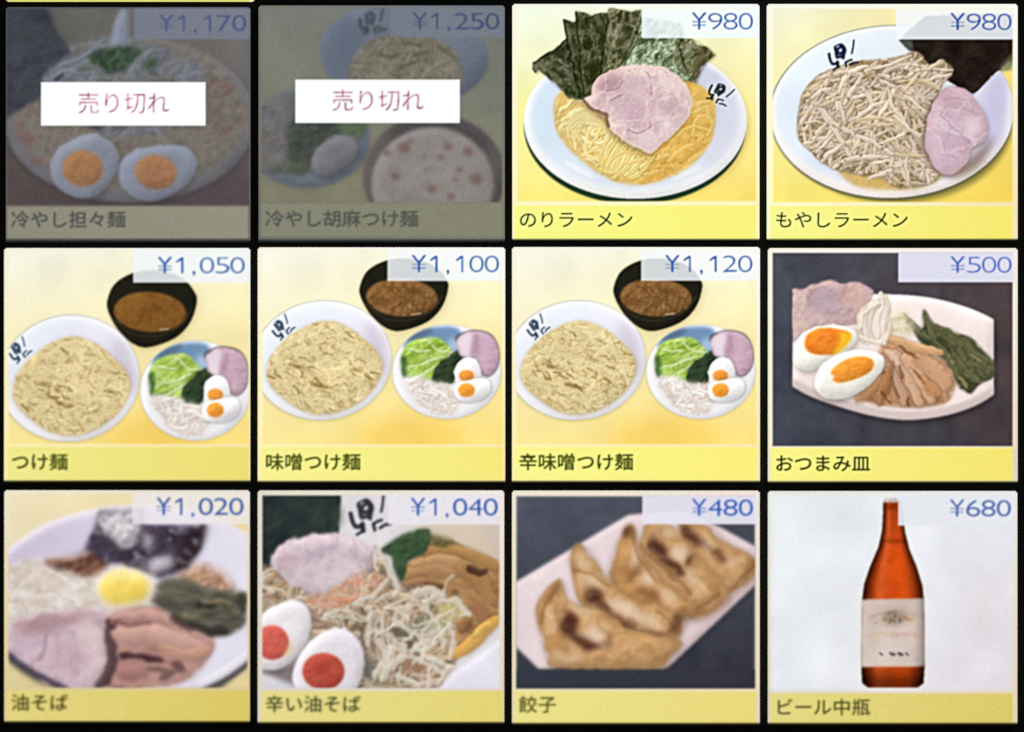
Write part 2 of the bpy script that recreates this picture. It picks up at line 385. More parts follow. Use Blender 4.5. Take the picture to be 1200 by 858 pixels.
NIGHT = (14, 16, 15)
TILES = []
def tile(rect, zoom, label):
    t = Tile(rect, zoom); t.label = label; TILES.append(t); return t

# ---- row 1, column 1: sold-out cold tantan noodles (dimmed)
def cold_tantan():
    t = tile((7, 8.5, 293.5, 286), (0, 0, 2.96), 'dimmed sold-out menu button priced 1,170 yen, noodle bowl with two halved eggs')
    begin(t, [(72, 72, 74), (84, 90, 104), (92, 88, 80), (98, 94, 84)])
    backdrop(t, [(84, 84, 78), (104, 102, 98), (74, 62, 62), (74, 62, 64)], 24, 866, 30, 712, tex=.12); keep_photo(t)
    nori = t.part('nori_sheet'); m = t.poly([(10, 20), (155, 25), (200, 110), (248, 195), (200, 270), (140, 340), (60, 380), (10, 385)], True, 4)
    bowl = t.part('bowl'); mb = t.ell(450, 415, 436, 288, 0, 3)
    t.put(np.roll(blur(mb, 8*t.k), int(8*t.k), 0), (48, 42, 48), None, .7)
    t.form(mb, [(98, 96, 104), (104, 102, 108)], bowl, 80, 20, .4, .02)
    soup = t.part('noodles_in_soup'); ms = t.ell(450, 395, 405, 262, 0, 8); t.form(ms, [(90, 84, 76), (112, 104, 96), (102, 92, 82), (122, 116, 110)], soup, 50, 10, .1, .25)
    t.heap(ms*t.box(20, 330, 870, 660), 150, 110, 9, [(112, 104, 96), (104, 96, 86), (118, 112, 106)], soup, None, 180, 1.2, .1, .15, 3, (.94, 1.02), .7)
    t.form(m, [(44, 48, 60), (58, 60, 72), (50, 58, 62)], nori, 60, 14, .1, .15)
    spr = t.part('bean_sprouts'); mr = t.poly([(150, 285), (210, 215), (290, 150), (380, 130), (500, 150), (620, 185), (700, 230), (700, 300), (560, 460), (380, 470), (300, 420)], True, 5)
    t.form(mr, [(86, 90, 100), (106, 108, 116), (96, 96, 98)], spr, 50, 10, .1, .3, alpha=.85)
    t.heap(mr, 130, 120, 16, [(106, 110, 120), (98, 102, 112), (108, 108, 110), (96, 98, 94)], spr, -30, 60, .6, .2, .25, 5, (.9, 1.03))
    for P in ([(175, 282), (240, 245), (330, 232)], [(205, 225), (280, 205), (330, 165)], [(160, 280), (220, 250), (300, 262)]): t.strand(P, 16, (108, 114, 132), spr, .3, .5)
    t.strand([(190, 272), (215, 264)], 12, (40, 44, 56), None, 0, 0)
    sp = t.part('spoon'); t.form(t.poly([(390, 165), (395, 90), (418, 38), (440, 36), (446, 110), (440, 165)], True, 4), [(112, 122, 146), (124, 128, 140)], sp, 50, 10, .5, .05)
    gr = t.part('green_garnish'); mg = t.poly([(310, 190), (370, 172), (470, 165), (482, 200), (440, 230), (400, 255), (340, 225)], True, 6)
    t.form(mg, [(44, 66, 52), (56, 80, 56), (72, 88, 68)], gr, 24, 8, .2, .5); t.heap(mg, 60, 40, 9, [(52, 76, 54), (64, 88, 62), (42, 60, 48)], gr, None, 180, .6)
    t.form(t.poly([(500, 215), (540, 195), (540, 235), (510, 250)], True, 5), [(56, 78, 58), (64, 84, 64)], gr, 20); t.form(t.ell(300, 240, 40, 14, -10, 6), [(78, 88, 70), (70, 84, 66)], gr, 20, alpha=.8)
    t.put(t.poly([(300, 430), (360, 436), (350, 462), (310, 450)], True, 6), (52, 52, 48), None, .8)
    for x, y, r in ((787, 305, 17), (92, 478, 24), (130, 560, 17), (778, 448, 12), (70, 430, 13), (740, 290, 11)): t.put(t.ell(x, y, r*1.2, r, 20, 5), (114, 70, 68), None, .55)
    egg(t, [(175, 600), (190, 530), (250, 485), (330, 468), (395, 500), (410, 560), (385, 630), (330, 680), (270, 687), (205, 655)], ering(288, 585, 70, 62), (114, 118, 134), [(148, 98, 60), (160, 108, 68)], ring=(140, 112, 80))
    egg(t, [(413, 610), (420, 560), (470, 522), (560, 505), (640, 508), (682, 550), (672, 610), (622, 660), (540, 697), (470, 688), (430, 652)], ering(540, 598, 73, 60, 8), (114, 120, 138), [(142, 94, 60), (158, 110, 74)], ring=(136, 112, 84))
    cut_photo(t, 9, 34, 1.4)
    price(t, '\u00a51,170', (62, 72, 122), (106, 113, 132), .85, 466, 866, 30, 136, 53, 108, 856, .6, 1, .012)
    caption(t, '\u51b7\u3084\u3057\u62c5\u3005\u9eba', (130, 126, 106), (136, 132, 112), (62, 66, 66), 716, 828, soft=.75, a=.8, ghost=.3)
    sold_out(t, 285, 436)
    finish(t, .75, .08, .034, .6, lip=6, lip_sheen=(84, 92, 90), gain=1.12, sat=.84)
# ---- row 1, column 2: sold-out cold sesame dipping noodles (dimmed)
def cold_sesame():
    t = tile((303, 6.5, 591.5, 286), (298, 0, 2.96), 'dimmed sold-out menu button priced 1,250 yen, noodles with side plate and spotted dipping bowl')
    begin(t, [(112, 114, 102), (100, 108, 118), (108, 108, 92), (120, 118, 98)])
    backdrop(t, [(116, 118, 108), (104, 108, 102), (122, 120, 92), (124, 122, 96)], 24, 860, 26, 702, tex=.08); keep_photo(t)
    b = t.part('noodle_bowl'); m = t.ell(520, 190, 294, 180, 4, 3); t.form(m, [(92, 103, 122), (100, 110, 126)], b, 100, 24, .4, .02)
    t.put(t.ell(300, 160, 70, 120, 10, 12)*m, (78, 92, 116), None, .5)
    n = t.part('noodles'); mn = t.poly([(330, 290), (338, 215), (385, 155), (460, 126), (545, 120), (640, 142), (700, 190), (722, 260), (690, 320), (520, 340), (350, 330)], True, 4)
    t.form(mn, [(100, 94, 78), (116, 110, 92), (112, 106, 92)], n, 34, 12, .3, .3); t.heap(mn, 240, 70, 9, [(118, 112, 94), (108, 102, 86), (124, 118, 100)], n, -15, 70, 1.0, .25, .35, 8, (.85, 1.05))
    for P in ([(500, 240), (540, 220), (570, 210)], [(560, 190), (600, 178)], [(640, 160), (690, 200)], [(440, 190), (480, 200)], [(530, 150), (580, 160)]): t.strand(P, 13, (78, 72, 56), None, 0, 0, .6)
    emblem(t, 398, 78, 55, 10, (52, 62, 72), t.part('emblem', b), .3, .8)
    p = t.part('side_plate'); mp = t.ell(185, 480, 216, 172, 0, 3); t.put(np.roll(blur(mp, 8*t.k), 6, 0), (90, 90, 70), None, .4); t.form(mp, [(90, 101, 122), (102, 112, 126)], p, 70, 16, .5, .05)
    t.put(t.ell(180, 455, 190, 145, 0, 6), (78, 82, 80), None, .7)
    meat = t.part('pork_slice'); t.form(t.poly([(10, 380), (60, 340), (120, 350), (135, 440), (120, 540), (80, 600), (30, 590), (5, 500)], True, 5), [(88, 86, 90), (106, 102, 106), (98, 92, 92)], meat, 50, 14, .3, .2)
    gr = t.part('greens'); t.form(t.poly([(120, 440), (180, 400), (290, 420), (300, 470), (210, 560), (170, 600), (120, 580)], True, 6), [(52, 62, 56), (66, 74, 64), (46, 52, 52)], gr, 34, 8, .2, .4)
    t.form(t.poly([(290, 420), (385, 420), (380, 470), (330, 480)], True, 5), [(70, 92, 62), (86, 104, 76)], gr, 24, 8, .2, .4)
    t.form(t.ell(120, 580, 70, 26, 0, 8), [(88, 94, 72), (80, 86, 70)], gr, 30, alpha=.8)
    e = t.part('egg'); t.form(t.poly([(198, 560), (220, 510), (290, 470), (345, 480), (362, 520), (330, 570), (260, 610), (212, 605)], True, 3), [(104, 102, 112), (116, 113, 122)], e, 50, 18, .5, .05, sh=(5, 8, 8, .5))
    d = t.part('dipping_bowl'); md = t.ell(625, 612, 246, 214, 0, 3); t.put(np.roll(blur(md, 7*t.k), -4, 1), (70, 66, 60), None, .35); t.form(md, [(74, 68, 68), (86, 78, 78)], d, 80, 20, .4, .04)
    t.put(t.ell(640, 470, 180, 70, 10, 16)*md, (58, 54, 56), None, .6)
    q = t.part('sesame_soup', d); mq = t.ell(618, 640, 212, 198, 0, 4); t.form(mq, [(124, 117, 114), (136, 128, 125), (130, 122, 116)], q, 60, 16, .25, .06)
    for x, y, s in ((520, 512, 22), (672, 508, 17), (742, 526, 19), (770, 622, 23), (615, 656, 15), (490, 612, 15), (711, 588, 13), (646, 546, 12), (682, 682, 15), (590, 542, 8), (540, 490, 11), (700, 624, 9), (460, 530, 14)): t.put(t.ell(x, y, s, s*.85, 20, 4), (112, 82, 76), None, .8)
    cut_photo(t, 8, 34, 1.3)
    price(t, '\u00a51,250', (56, 68, 114), (108, 117, 132), .86, 470, 866, 24, 130, 46, 102, 852, .55, 1, .012)
    caption(t, '\u51b7\u3084\u3057\u80e1\u9ebb\u3064\u3051\u9eba', (128, 128, 106), (128, 128, 100), (64, 70, 66), 704, 822, soft=.8, a=.78, yc=760, ghost=.3)
    sold_out(t, 276, 427)
    finish(t, .75, .15, .032, .6, lip=6, lip_sheen=(76, 90, 86), gain=1.08, sat=.84)
# ---- row 1, column 3: nori ramen
def nori_ramen():
    t = tile((600.3, 4.8, 890, 283), (595, 0, 2.96), 'lit menu button priced 980 yen, ramen bowl with fan of nori sheets and pork slice')
    begin(t, [(243, 240, 222), (240, 246, 246), (250, 240, 190), (250, 240, 185)])
    backdrop(t, [(234, 242, 222), (244, 244, 205), (247, 232, 126), (248, 222, 112)], 34, 862, 28, 698, soft=2)
    g = t.poly([(34, 300), (120, 380), (90, 520), (34, 500)], True, 20); t.put(blur(g, 30*t.k)*t.mp, (246, 240, 150), None, .7); keep_photo(t)
    b = t.part('bowl'); sh = t.ell(441, 441, 384, 268, 0, 2); t.put(blur(np.roll(sh, int(14*t.k), 1), 9*t.k), (150, 120, 50), None, .35); t.put(sh, (38, 62, 44))
    m = t.ell(443, 420, 387, 270, 0, 1.4); t.form(m, [(244, 244, 244), (247, 246, 244)], b, 160, 14, .3, 0)
    mi = t.ell(443, 410, 368, 250, 0, 9); C = lerp2(t, (206, 225, 240), (208, 210, 226), (216, 230, 240), (220, 220, 230), 60, 830, 250, 660); t.put(mi, C)
    t.put(t.ell(250, 590, 60, 8, 28, 4), (250, 248, 244), None, .7); t.put(t.ell(620, 600, 60, 7, -24, 4), (246, 244, 240), None, .6)
    s = t.part('soup', b); ms = t.poly([(165, 420), (175, 330), (300, 260), (560, 260), (700, 320), (720, 400), (705, 490), (640, 570), (560, 615), (470, 640), (380, 632), (300, 590), (220, 520), (180, 470)], True, 4)
    t.form(ms, [(220, 180, 92), (228, 190, 106), (214, 168, 78), (226, 188, 104)], s, 60, 18, .06, .12)
    t.put(blur(t.ell(250, 420, 120, 140, 0, 10), 20)*ms, (226, 196, 132), None, .65)
    n = t.part('noodles'); left = t.poly([(170, 420), (180, 340), (260, 350), (345, 430), (400, 480), (470, 520), (430, 600), (380, 625), (300, 585), (215, 515)], True, 5)
    A = lambda x, y: math.degrees(math.atan2(y-460, x-275))+90
    t.heap(left, 120, 110, 11, [(234, 212, 150), (240, 222, 160), (228, 200, 128)], n, A, 25, 1.6, .2, .4, 21, (.94, 1.04), dark=.62)
    for k in range(9):
        r = 38+k*9; P = [(275+r*math.cos(q)*(1+.1*k % .3), 460+r*.9*math.sin(q)) for q in np.linspace(2.2+k*.35, 5.2+k*.35, 7)]; t.strand(P, 10, (240, 222, 160), n, .2, .3, .75, left, dark=.62)
    fan = t.poly([(330, 470), (380, 480), (480, 520), (440, 600), (380, 610), (350, 560)], True, 4)
    for k in range(15): t.strand([(352+k*11, 482+k*4.4), (330+k*9.5, 520+k*5.5), (318+k*8, 560+k*4.5)], 10, (242, 224, 152) if k % 2 else (232, 206, 124), n, .22, .38, .85, None, dark=.58)
    for P in ([(345, 590), (370, 540), (420, 525), (470, 535)], [(400, 625), (385, 590), (420, 560), (500, 545), (560, 540)], [(640, 470), (650, 420), (690, 400), (712, 430), (690, 470)], [(655, 380), (690, 372), (700, 410)], [(630, 560), (660, 540), (678, 528)], [(640, 345), (668, 380), (640, 392)], [(560, 560), (600, 520), (640, 500)], [(470, 610), (540, 590)], [(590, 470), (640, 440), (700, 455)], [(300, 520), (330, 560), (320, 600)], [(660, 360), (700, 345)], [(520, 550), (560, 510)]):
        t.strand(P, 12, (236, 204, 124), n, .18, .3, .65, ms, dark=.66)
    t.dots(ms*t.poly([(440, 540), (640, 440), (720, 480), (560, 620), (430, 620)], False), 60, 5, [(150, 120, 50), (170, 110, 40), (120, 110, 60)], .6, 3)
    def nori(P, cols, ang, seed):
        q = t.part('nori_sheet'); mm = t.poly(P, False, 1.2); t.sd = seed
        t.form(mm, cols, q, 24, 8, .35, .75, 1.7, ang, 2.6, sh=(5, 3, 5, .45, (20, 24, 12)), fine=.2, octs=4); return q, mm
    dk, md, lt = (52, 60, 36), (88, 94, 66), (148, 154, 126)
    q, mm = nori([(85, 216), (150, 175), (202, 135), (300, 190), (285, 350), (215, 342), (160, 290), (105, 240), (98, 255), (86, 240)], [dk, (84, 86, 62), (112, 112, 88), (70, 74, 52)], 35, 30)
    q, mm = nori([(192, 66), (226, 76), (262, 70), (290, 340), (240, 335), (205, 200), (204, 130)], [(42, 46, 26), (66, 70, 44), (92, 98, 70), (52, 56, 34)], 70, 34)
    q, mm = nori([(234, 37), (290, 50), (350, 42), (335, 230), (330, 300), (275, 340), (246, 200)], [(46, 52, 26), (62, 66, 40), (100, 106, 78), (54, 60, 32)], 80, 38)
    q, mm = nori([(345, 48), (352, 14), (372, 30), (420, 38), (464, 34), (462, 120), (440, 150), (400, 235), (330, 300), (325, 220)], [(62, 66, 38), (84, 84, 56), (130, 128, 100), (66, 72, 44)], 105, 42)
    t.put(t.ell(372, 120, 34, 14, 20, 8), (196, 196, 172), q, .55)
    q, mm = nori([(455, 115), (470, 60), (600, 80), (612, 132), (600, 220), (640, 285), (540, 262), (440, 250), (370, 262), (420, 200)], [(84, 98, 70), (128, 144, 114), (176, 190, 160), (100, 114, 86)], 125, 46)
    q, mm = nori([(585, 125), (640, 136), (690, 165), (720, 190), (690, 215), (672, 235), (650, 290), (580, 225)], [(90, 84, 58), (112, 112, 80), (132, 138, 106), (74, 72, 46)], 120, 50)
    for P in ([(193, 70), (206, 140), (232, 250), (250, 335)], [(236, 42), (244, 140), (252, 240), (264, 330)], [(347, 46), (336, 140), (322, 230), (318, 290)], [(463, 110), (440, 160), (402, 232)], [(88, 217), (150, 178), (203, 137)], [(600, 135), (596, 180), (620, 240)]): t.strand(P, 6, (30, 36, 18), None, 0, .4, .55)
    for P in ([(205, 80), (216, 150), (236, 220)], [(250, 60), (256, 140), (262, 200)], [(356, 40), (346, 130), (330, 210)], [(112, 225), (160, 250), (200, 300)]): t.strand(P, 9, (138, 140, 110), None, 0, 0, .22)
    t.put(t.poly([(660, 180), (700, 168), (684, 215), (660, 262), (640, 250)], True, 4), (84, 72, 48), q, .6)
    c = t.part('pork_slice'); P = [(288, 330), (300, 285), (345, 248), (420, 228), (490, 224), (560, 245), (615, 288), (641, 345), (628, 400), (590, 450), (545, 490), (495, 529), (450, 512), (400, 487), (358, 450), (342, 412), (300, 382), (265, 352)]
    mc = t.poly(P, True, 1.2); t.shadow(mc, -6, 12, 8, .5, (96, 66, 30), ms)
    t.form(mc, [(216, 190, 190), (226, 202, 200), (210, 180, 184), (230, 210, 204)], c, 44, 14, .3, .12, fine=.07, rim=(228, 206, 190))
    for (x, y, rx, ry, ro, col, a) in ((350, 285, 52, 26, -30, (190, 152, 160), .75), (352, 300, 40, 10, -25, (170, 132, 142), .6), (445, 350, 80, 90, 20, (206, 176, 186), .6), (455, 400, 44, 52, 0, (196, 164, 176), .6), (520, 350, 14, 40, -25, (196, 160, 168), .5), (566, 370, 26, 22, 0, (190, 160, 172), .7), (518, 445, 22, 14, 20, (190, 160, 170), .7), (320, 360, 24, 10, 30, (184, 146, 154), .6), (560, 290, 40, 22, 30, (232, 212, 204), .7), (450, 250, 70, 12, -4, (232, 212, 200), .7), (550, 430, 36, 30, 0, (224, 206, 210), .6), (480, 480, 50, 30, 10, (222, 200, 206), .6)): t.put(t.ell(x, y, rx, ry, ro, 7)*mc, col, None, a)
    for L in ([(415, 452), (450, 462), (485, 448), (495, 425)], [(340, 318), (375, 306), (400, 282)], [(480, 250), (500, 300), (497, 330)], [(330, 290), (345, 280)], [(360, 350), (400, 330)]): t.strand(L, 5, (160, 122, 132), None, 0, .2, .6)
    t.veins(mc, 70, (236, 220, 212), .05, .45); t.veins(mc, 60, (186, 150, 158), .02, .3); t.dots(mc, 120, 3.5, [(160, 120, 130), (176, 140, 146)], .5, 9); t.dots(mc, 60, 6, [(236, 218, 214)], .5, 12)
    t.strand([(266, 352), (300, 380), (340, 400), (348, 436)], 10, (120, 84, 58), None, 0, .3, .7)
    emblem(t, 726, 320, 50, 45, (36, 44, 48), t.part('emblem', b), .2)
    cut_photo(t, 7, 26, .45)
    price(t, '\u00a5980', (30, 84, 168), (236, 246, 250), .84)
    caption(t, '\u306e\u308a\u30e9\u30fc\u30e1\u30f3', (243, 243, 137), (244, 238, 122), (44, 64, 10), soft=.42, a=1, thin=.004, b=.1)
    finish(t, .42, None, .018, .9, lip=3, lip_sheen=(40, 62, 8))
# ---- row 1, column 4: bean sprout ramen
def sprout_ramen():
    t = tile((898.5, 4.8, 1192.6, 283), (895, 0, 2.957), 'lit menu button priced 980 yen, ramen bowl heaped with bean sprouts, dark nori behind')
    begin(t, [(244, 242, 222), (244, 244, 238), (250, 244, 196), (240, 224, 176)])
    backdrop(t, [(240, 240, 212), (246, 226, 140), (247, 230, 120), (244, 212, 92)], 32, 862, 30, 700, soft=2); keep_photo(t)
    b = t.part('bowl'); sh = t.ell(450, 420, 405, 285, 0, 3); t.put(blur(np.roll(sh, int(10*t.k), 1), 8*t.k), (110, 100, 50), None, .75)
    m = t.ell(445, 388, 421, 298, -2, 1.2); t.put(np.clip(blur(np.roll(m, int(9*t.k), 0), 2), 0, 1), (92, 96, 76), None, .8); t.put(t.ell(443, 386, 423, 299, -2, .8), (120, 136, 112)); t.form(m, [(246, 238, 230), (250, 242, 236)], b, 160, 12, .35, 0)
    C = lerp2(t, (230, 243, 250), (236, 240, 246), (222, 232, 244), (200, 192, 214), 40, 860, 120, 640); t.put(t.ell(446, 376, 408, 278, -2, 7), C)
    t.put(blur(t.ell(800, 380, 50, 150, 8, 10), 10)*m, (196, 192, 222), None, .8); t.put(t.ell(852, 390, 10, 120, 3, 6)*m, (236, 232, 240), None, .9)
    no = t.part('nori_sheet'); mn = t.poly([(468, 136), (560, 54), (700, 48), (870, 48), (870, 205), (805, 250), (727, 330), (620, 270), (545, 215), (497, 170)], False, 1.6)
    t.form(mn, [(30, 24, 22), (40, 32, 28), (52, 44, 34)], no, 60, 10, .1, .2, fine=.15); t.put(t.poly([(470, 136), (510, 136), (520, 170), (500, 172)], True, 3), (96, 104, 96), no, .8); t.put(t.poly([(866, 190), (866, 235), (835, 245), (815, 240)], True, 4), (112, 116, 96), no, .8)
    s = t.part('soup', b); t.form(t.poly([(240, 560), (340, 560), (540, 560), (620, 600), (560, 645), (430, 660), (310, 640)], True, 5), [(214, 186, 120), (204, 172, 104)], s, 50, 12, .1, .1)
    p = t.part('bean_sprouts'); mh = t.poly([(118, 440), (132, 335), (175, 275), (250, 235), (330, 212), (420, 206), (480, 195), (530, 180), (570, 225), (615, 210), (655, 240), (620, 290), (600, 330), (575, 390), (560, 470), (575, 545), (612, 605), (560, 640), (470, 650), (400, 610), (300, 600), (215, 570), (160, 520), (122, 480)], True, 2.5)
    t.shadow(mh, 0, 4, 5, .4, (140, 120, 90)); t.form(mh, [(150, 128, 92), (178, 156, 122), (128, 104, 70)], p, 40, 14, .4, .3)
    t.heap(mh, 220, 130, 11, [(178, 154, 118), (190, 166, 132), (160, 138, 100)], p, 30, 90, .35, .35, .5, 31, (.8, .95), dark=.6)
    t.heap(mh, 260, 140, 12.5, [(208, 188, 164), (218, 200, 178), (202, 182, 150), (214, 194, 176)], p, lambda x, y: -40 if x < 430 else -25 if y < 330 else 35, 48, .45, .28, .5, 33, (.88, 1.03), dark=.6, taper=.4)
    for P, w in (([(195, 380), (230, 420), (300, 540)], 24), ([(232, 425), (300, 460), (390, 500), (445, 535)], 20), ([(255, 380), (262, 350), (275, 420)], 20), ([(330, 290), (360, 330), (380, 370)], 20), ([(430, 300), (445, 360), (470, 410)], 18), ([(450, 400), (500, 440), (548, 482)], 20), ([(240, 580), (290, 555), (360, 545), (430, 545)], 22), ([(360, 620), (420, 600), (480, 570)], 18), ([(500, 540), (495, 580), (500, 625)], 16), ([(280, 360), (310, 310), (340, 260)], 20), ([(150, 350), (190, 320), (230, 310)], 20), ([(160, 500), (200, 440)], 18), ([(185, 530), (240, 470)], 18), ([(200, 560), (265, 500)], 18), ([(500, 250), (560, 240), (655, 244)], 12), ([(480, 240), (510, 215), (524, 185)], 14), ([(540, 270), (580, 235), (604, 212)], 14), ([(490, 330), (530, 360), (560, 390)], 16), ([(400, 260), (460, 270), (520, 250)], 18), ([(300, 420), (360, 380), (420, 350)], 18), ([(540, 560), (570, 600), (600, 612)], 14)): t.strand(P, w*.8, (224, 208, 188), p, .28, .6, .9, None, True, .5, .35)
    t.dots(mh, 190, 7, [(104, 80, 50), (120, 96, 62)], .65, 6); t.dots(mh, 60, 6, [(240, 230, 214)], .7, 8)
    c = t.part('pork_slice'); mc = t.poly([(640, 305), (690, 305), (730, 345), (765, 395), (776, 435), (768, 485), (722, 515), (705, 565), (660, 602), (615, 600), (575, 550), (556, 480), (570, 405), (600, 340)], True, 1.4)
    t.shadow(mc, -4, 4, 9, .8, (64, 40, 36)); t.put(t.poly([(700, 560), (770, 500), (800, 470), (760, 560), (700, 605), (640, 615)], True, 8), (116, 92, 76), None, .7)
    t.form(mc, [(200, 172, 184), (210, 184, 196), (194, 166, 180)], c, 60, 18, .4, .08, rim=(196, 164, 172))
    for (x, y, rx, ry, ro, col, a) in ((655, 350, 48, 30, 20, (190, 156, 168), .6), (610, 420, 18, 50, -30, (226, 204, 212), .7), (650, 440, 50, 12, 40, (226, 206, 214), .8), (722, 440, 28, 30, 0, (226, 208, 214), .8), (690, 340, 22, 14, 40, (226, 204, 206), .7), (640, 520, 50, 50, 0, (206, 178, 194), .5), (600, 540, 12, 40, -25, (222, 196, 204), .6), (690, 470, 20, 8, 60, (170, 140, 152), .6)): t.put(t.ell(x, y, rx, ry, ro, 8)*mc, col, None, a)
    t.veins(mc, 70, (230, 212, 218), .04, .5); t.veins(mc, 60, (176, 140, 154), .018, .4); t.strand([(612, 400), (650, 440), (690, 470), (712, 500)], 4, (176, 146, 160), None, 0, .2, .6); t.strand([(625, 345), (660, 335), (700, 345)], 4, (160, 128, 140), None, 0, 0, .5); t.dots(mc, 70, 3, [(156, 124, 138)], .5, 2)
    emblem(t, 262, 195, 62, 6, (22, 34, 64), t.part('emblem', b), .2)
    cut_photo(t, 7, 28, .5)
    price(t, '\u00a5980', (34, 76, 170), (238, 243, 248), .87, 458, 866, 30, 137, 48, 104, 860)
    caption(t, '\u3082\u3084\u3057\u30e9\u30fc\u30e1\u30f3', (244, 242, 142), (241, 228, 112), (50, 62, 12), soft=.42, a=1, thin=.004, b=.1)
    finish(t, .45, None, .018, .9, lip=3, lip_sheen=(40, 60, 8))
# ---- row 2, columns 1 to 3: dipping noodles with dark soup bowl and side plate
def dipping(rect, zoom, label, T, pr, name, broth, soft, grain, veil, gain, capc, ink, capb, emb):
    t = tile(rect, zoom, label)
    begin(t, [(244, 238, 218), (243, 246, 240), (248, 236, 176), (246, 228, 170)])
    backdrop(t, [(243, 242, 226), (244, 240, 206), (246, 226, 148), (246, 220, 126)], 30, 862, 28, 703, soft=2)
    g = t.ell(545, 690, 190, 90, 0, 10); t.put(blur(g, 22)*t.mp, (246, 206, 96), None, .75); keep_photo(t); t.T = T
    d = t.part('dipping_bowl'); md = t.poly([(368, 190), (368, 150), (395, 100), (460, 66), (540, 60), (620, 82), (665, 130), (672, 165), (652, 225), (610, 272), (550, 300), (490, 311), (440, 290), (400, 250)], True, 1.4)
    t.form(md, [(34, 36, 26), (42, 38, 30)], d, 90, 12, .15, .04, sh=(6, 6, 10, .3, (150, 120, 60)))
    t.strand([(385, 215), (430, 255), (490, 274), (560, 268), (620, 235), (652, 190)], 6, (58, 54, 42), None, .3, 0, .8)
    s = t.part('dipping_soup', d); ms = t.ell(512, 195, 124, 66, 3, 2.6); t.form(ms, broth, s, 34, 12, .2, .25 if T[0] == 1 else .05, octs=4)
    if T[0] == 1: t.dots(ms, 90, 5, [(96, 66, 34), (172, 132, 88), (120, 84, 48)], .6, 3)
    t.strand([(545, 252), (575, 250)], 6, (196, 176, 150), None, 0, 0, .7)
    b = t.part('noodle_bowl'); mb = t.ell(237, 413, 240, 206, -6, 1.4); t.put(blur(np.roll(mb, int(6*t.k), 0), 5*t.k), (190, 170, 110), None, .45); t.put(t.ell(236, 412, 242, 208, -6, .8), (150, 158, 140), None, .8)
    t.form(mb, [(246, 244, 246), (248, 246, 247)], b, 150, 14, .3, 0)
    t.put(t.ell(234, 400, 222, 186, -6, 9), lerp2(t, (234, 242, 248), (234, 231, 242), (228, 230, 242), (212, 206, 216), 20, 480, 230, 580))
    t.put(blur(t.ell(425, 370, 30, 95, -20, 8), 8)*mb, (206, 198, 212), None, .8)
    n = t.part('noodles'); mn = t.poly([(44, 450), (58, 400), (105, 345), (170, 300), (250, 277), (320, 298), (380, 342), (428, 390), (442, 440), (418, 500), (362, 556), (290, 590), (220, 598), (150, 576), (88, 530), (52, 490)], True, 3)
    t.shadow(mn, 3, 3, 7, .5, (150, 130, 90), mb); t.form(mn, [(214, 192, 138), (222, 202, 150), (206, 182, 126)], n, 40, 24, .5, .2)
    A = lambda x, y: math.degrees(math.atan2(y-430, x-250))+90
    t.heap(mn, 330, 120, 9.5, [(224, 204, 152), (232, 214, 164), (214, 192, 138)], n, A, 38, 1.6, .16, .24, 41, (.96, 1.02), .75, dark=.7)
    t.heap(mn, 110, 90, 9, [(234, 216, 166), (228, 208, 156)], n, 25, 60, 1.6, .15, .2, 43, (.98, 1.03), .7, dark=.74)
    for P, w in (([(118, 425), (160, 436), (205, 455)], 13), ([(192, 490), (225, 500), (262, 510)], 13), ([(285, 375), (310, 385)], 10), ([(150, 525), (170, 515)], 9), ([(270, 405), (300, 412)], 9), ([(395, 460), (405, 500)], 10), ([(240, 530), (258, 540)], 8), ([(175, 570), (205, 580)], 11), ([(190, 340), (215, 352)], 8), ([(300, 330), (330, 345)], 8), ([(90, 500), (110, 520)], 8), ([(330, 520), (350, 505)], 9), ([(235, 450), (250, 462)], 7), ([(140, 360), (150, 350)], 8), ([(360, 440), (380, 420)], 7), ([(285, 560), (310, 552)], 8), ([(130, 470), (150, 480)], 7)): t.put(blur(strandmask(t, P, w), 1.6)*mn*np.clip(t.noise(14, 90)*2.4-.5, 0, 1), (132, 104, 52), None, .95)
    t.heap(mn, 60, 24, 5, [(160, 132, 78), (146, 118, 62), (170, 142, 90)], None, 28, 34, .5, 0, 0, 45, (1, 1), .5); t.heap(mn, 14, 26, 6.5, [(126, 100, 48)], None, 28, 26, .5, 0, 0, 46, (1, 1), .6); t.dots(mn, 110, 5, [(150, 122, 70), (166, 138, 84)], .55, 4); t.dots(mn, 60, 6, [(244, 230, 190)], .5, 5)
    emblem(t, emb[0], emb[1], emb[2], emb[3], (44, 62, 88), t.part('emblem', b), .22, .9)
    p = t.part('side_plate'); mp = t.ell(668, 452, 188, 163, 0, 1.4); t.put(blur(np.roll(mp, int(5*t.k), 0), 5*t.k), (196, 172, 110), None, .45); t.put(t.ell(668, 452, 190, 165, 0, .8), (168, 176, 178), None, .7)
    t.form(mp, [(242, 241, 243), (246, 244, 245)], p, 150, 14, .3, 0); t.put(t.ell(668, 448, 166, 140, 0, 8), (234, 231, 236))
    t.put(blur(t.poly([(520, 370), (560, 315), (650, 295), (715, 310), (720, 400), (640, 400)], True, 4), 3)*mp, (92, 132, 172), None, .85); t.put(t.ell(575, 325, 50, 12, -24, 5)*mp, (84, 100, 120), None, .7); t.put(t.ell(690, 360, 22, 26, 0, 8)*mp, (200, 220, 238), None, .7)
    l = t.part('lettuce'); ml = t.poly([(510, 395), (530, 355), (580, 335), (640, 335), (690, 385), (670, 420), (640, 480), (600, 485), (540, 475), (515, 460)], True, 2.5)
    t.form(ml, [(140, 172, 66), (168, 198, 92), (192, 212, 130), (126, 160, 64)], l, 40, 12, .3, .45, 2.2, -25, fine=.1)
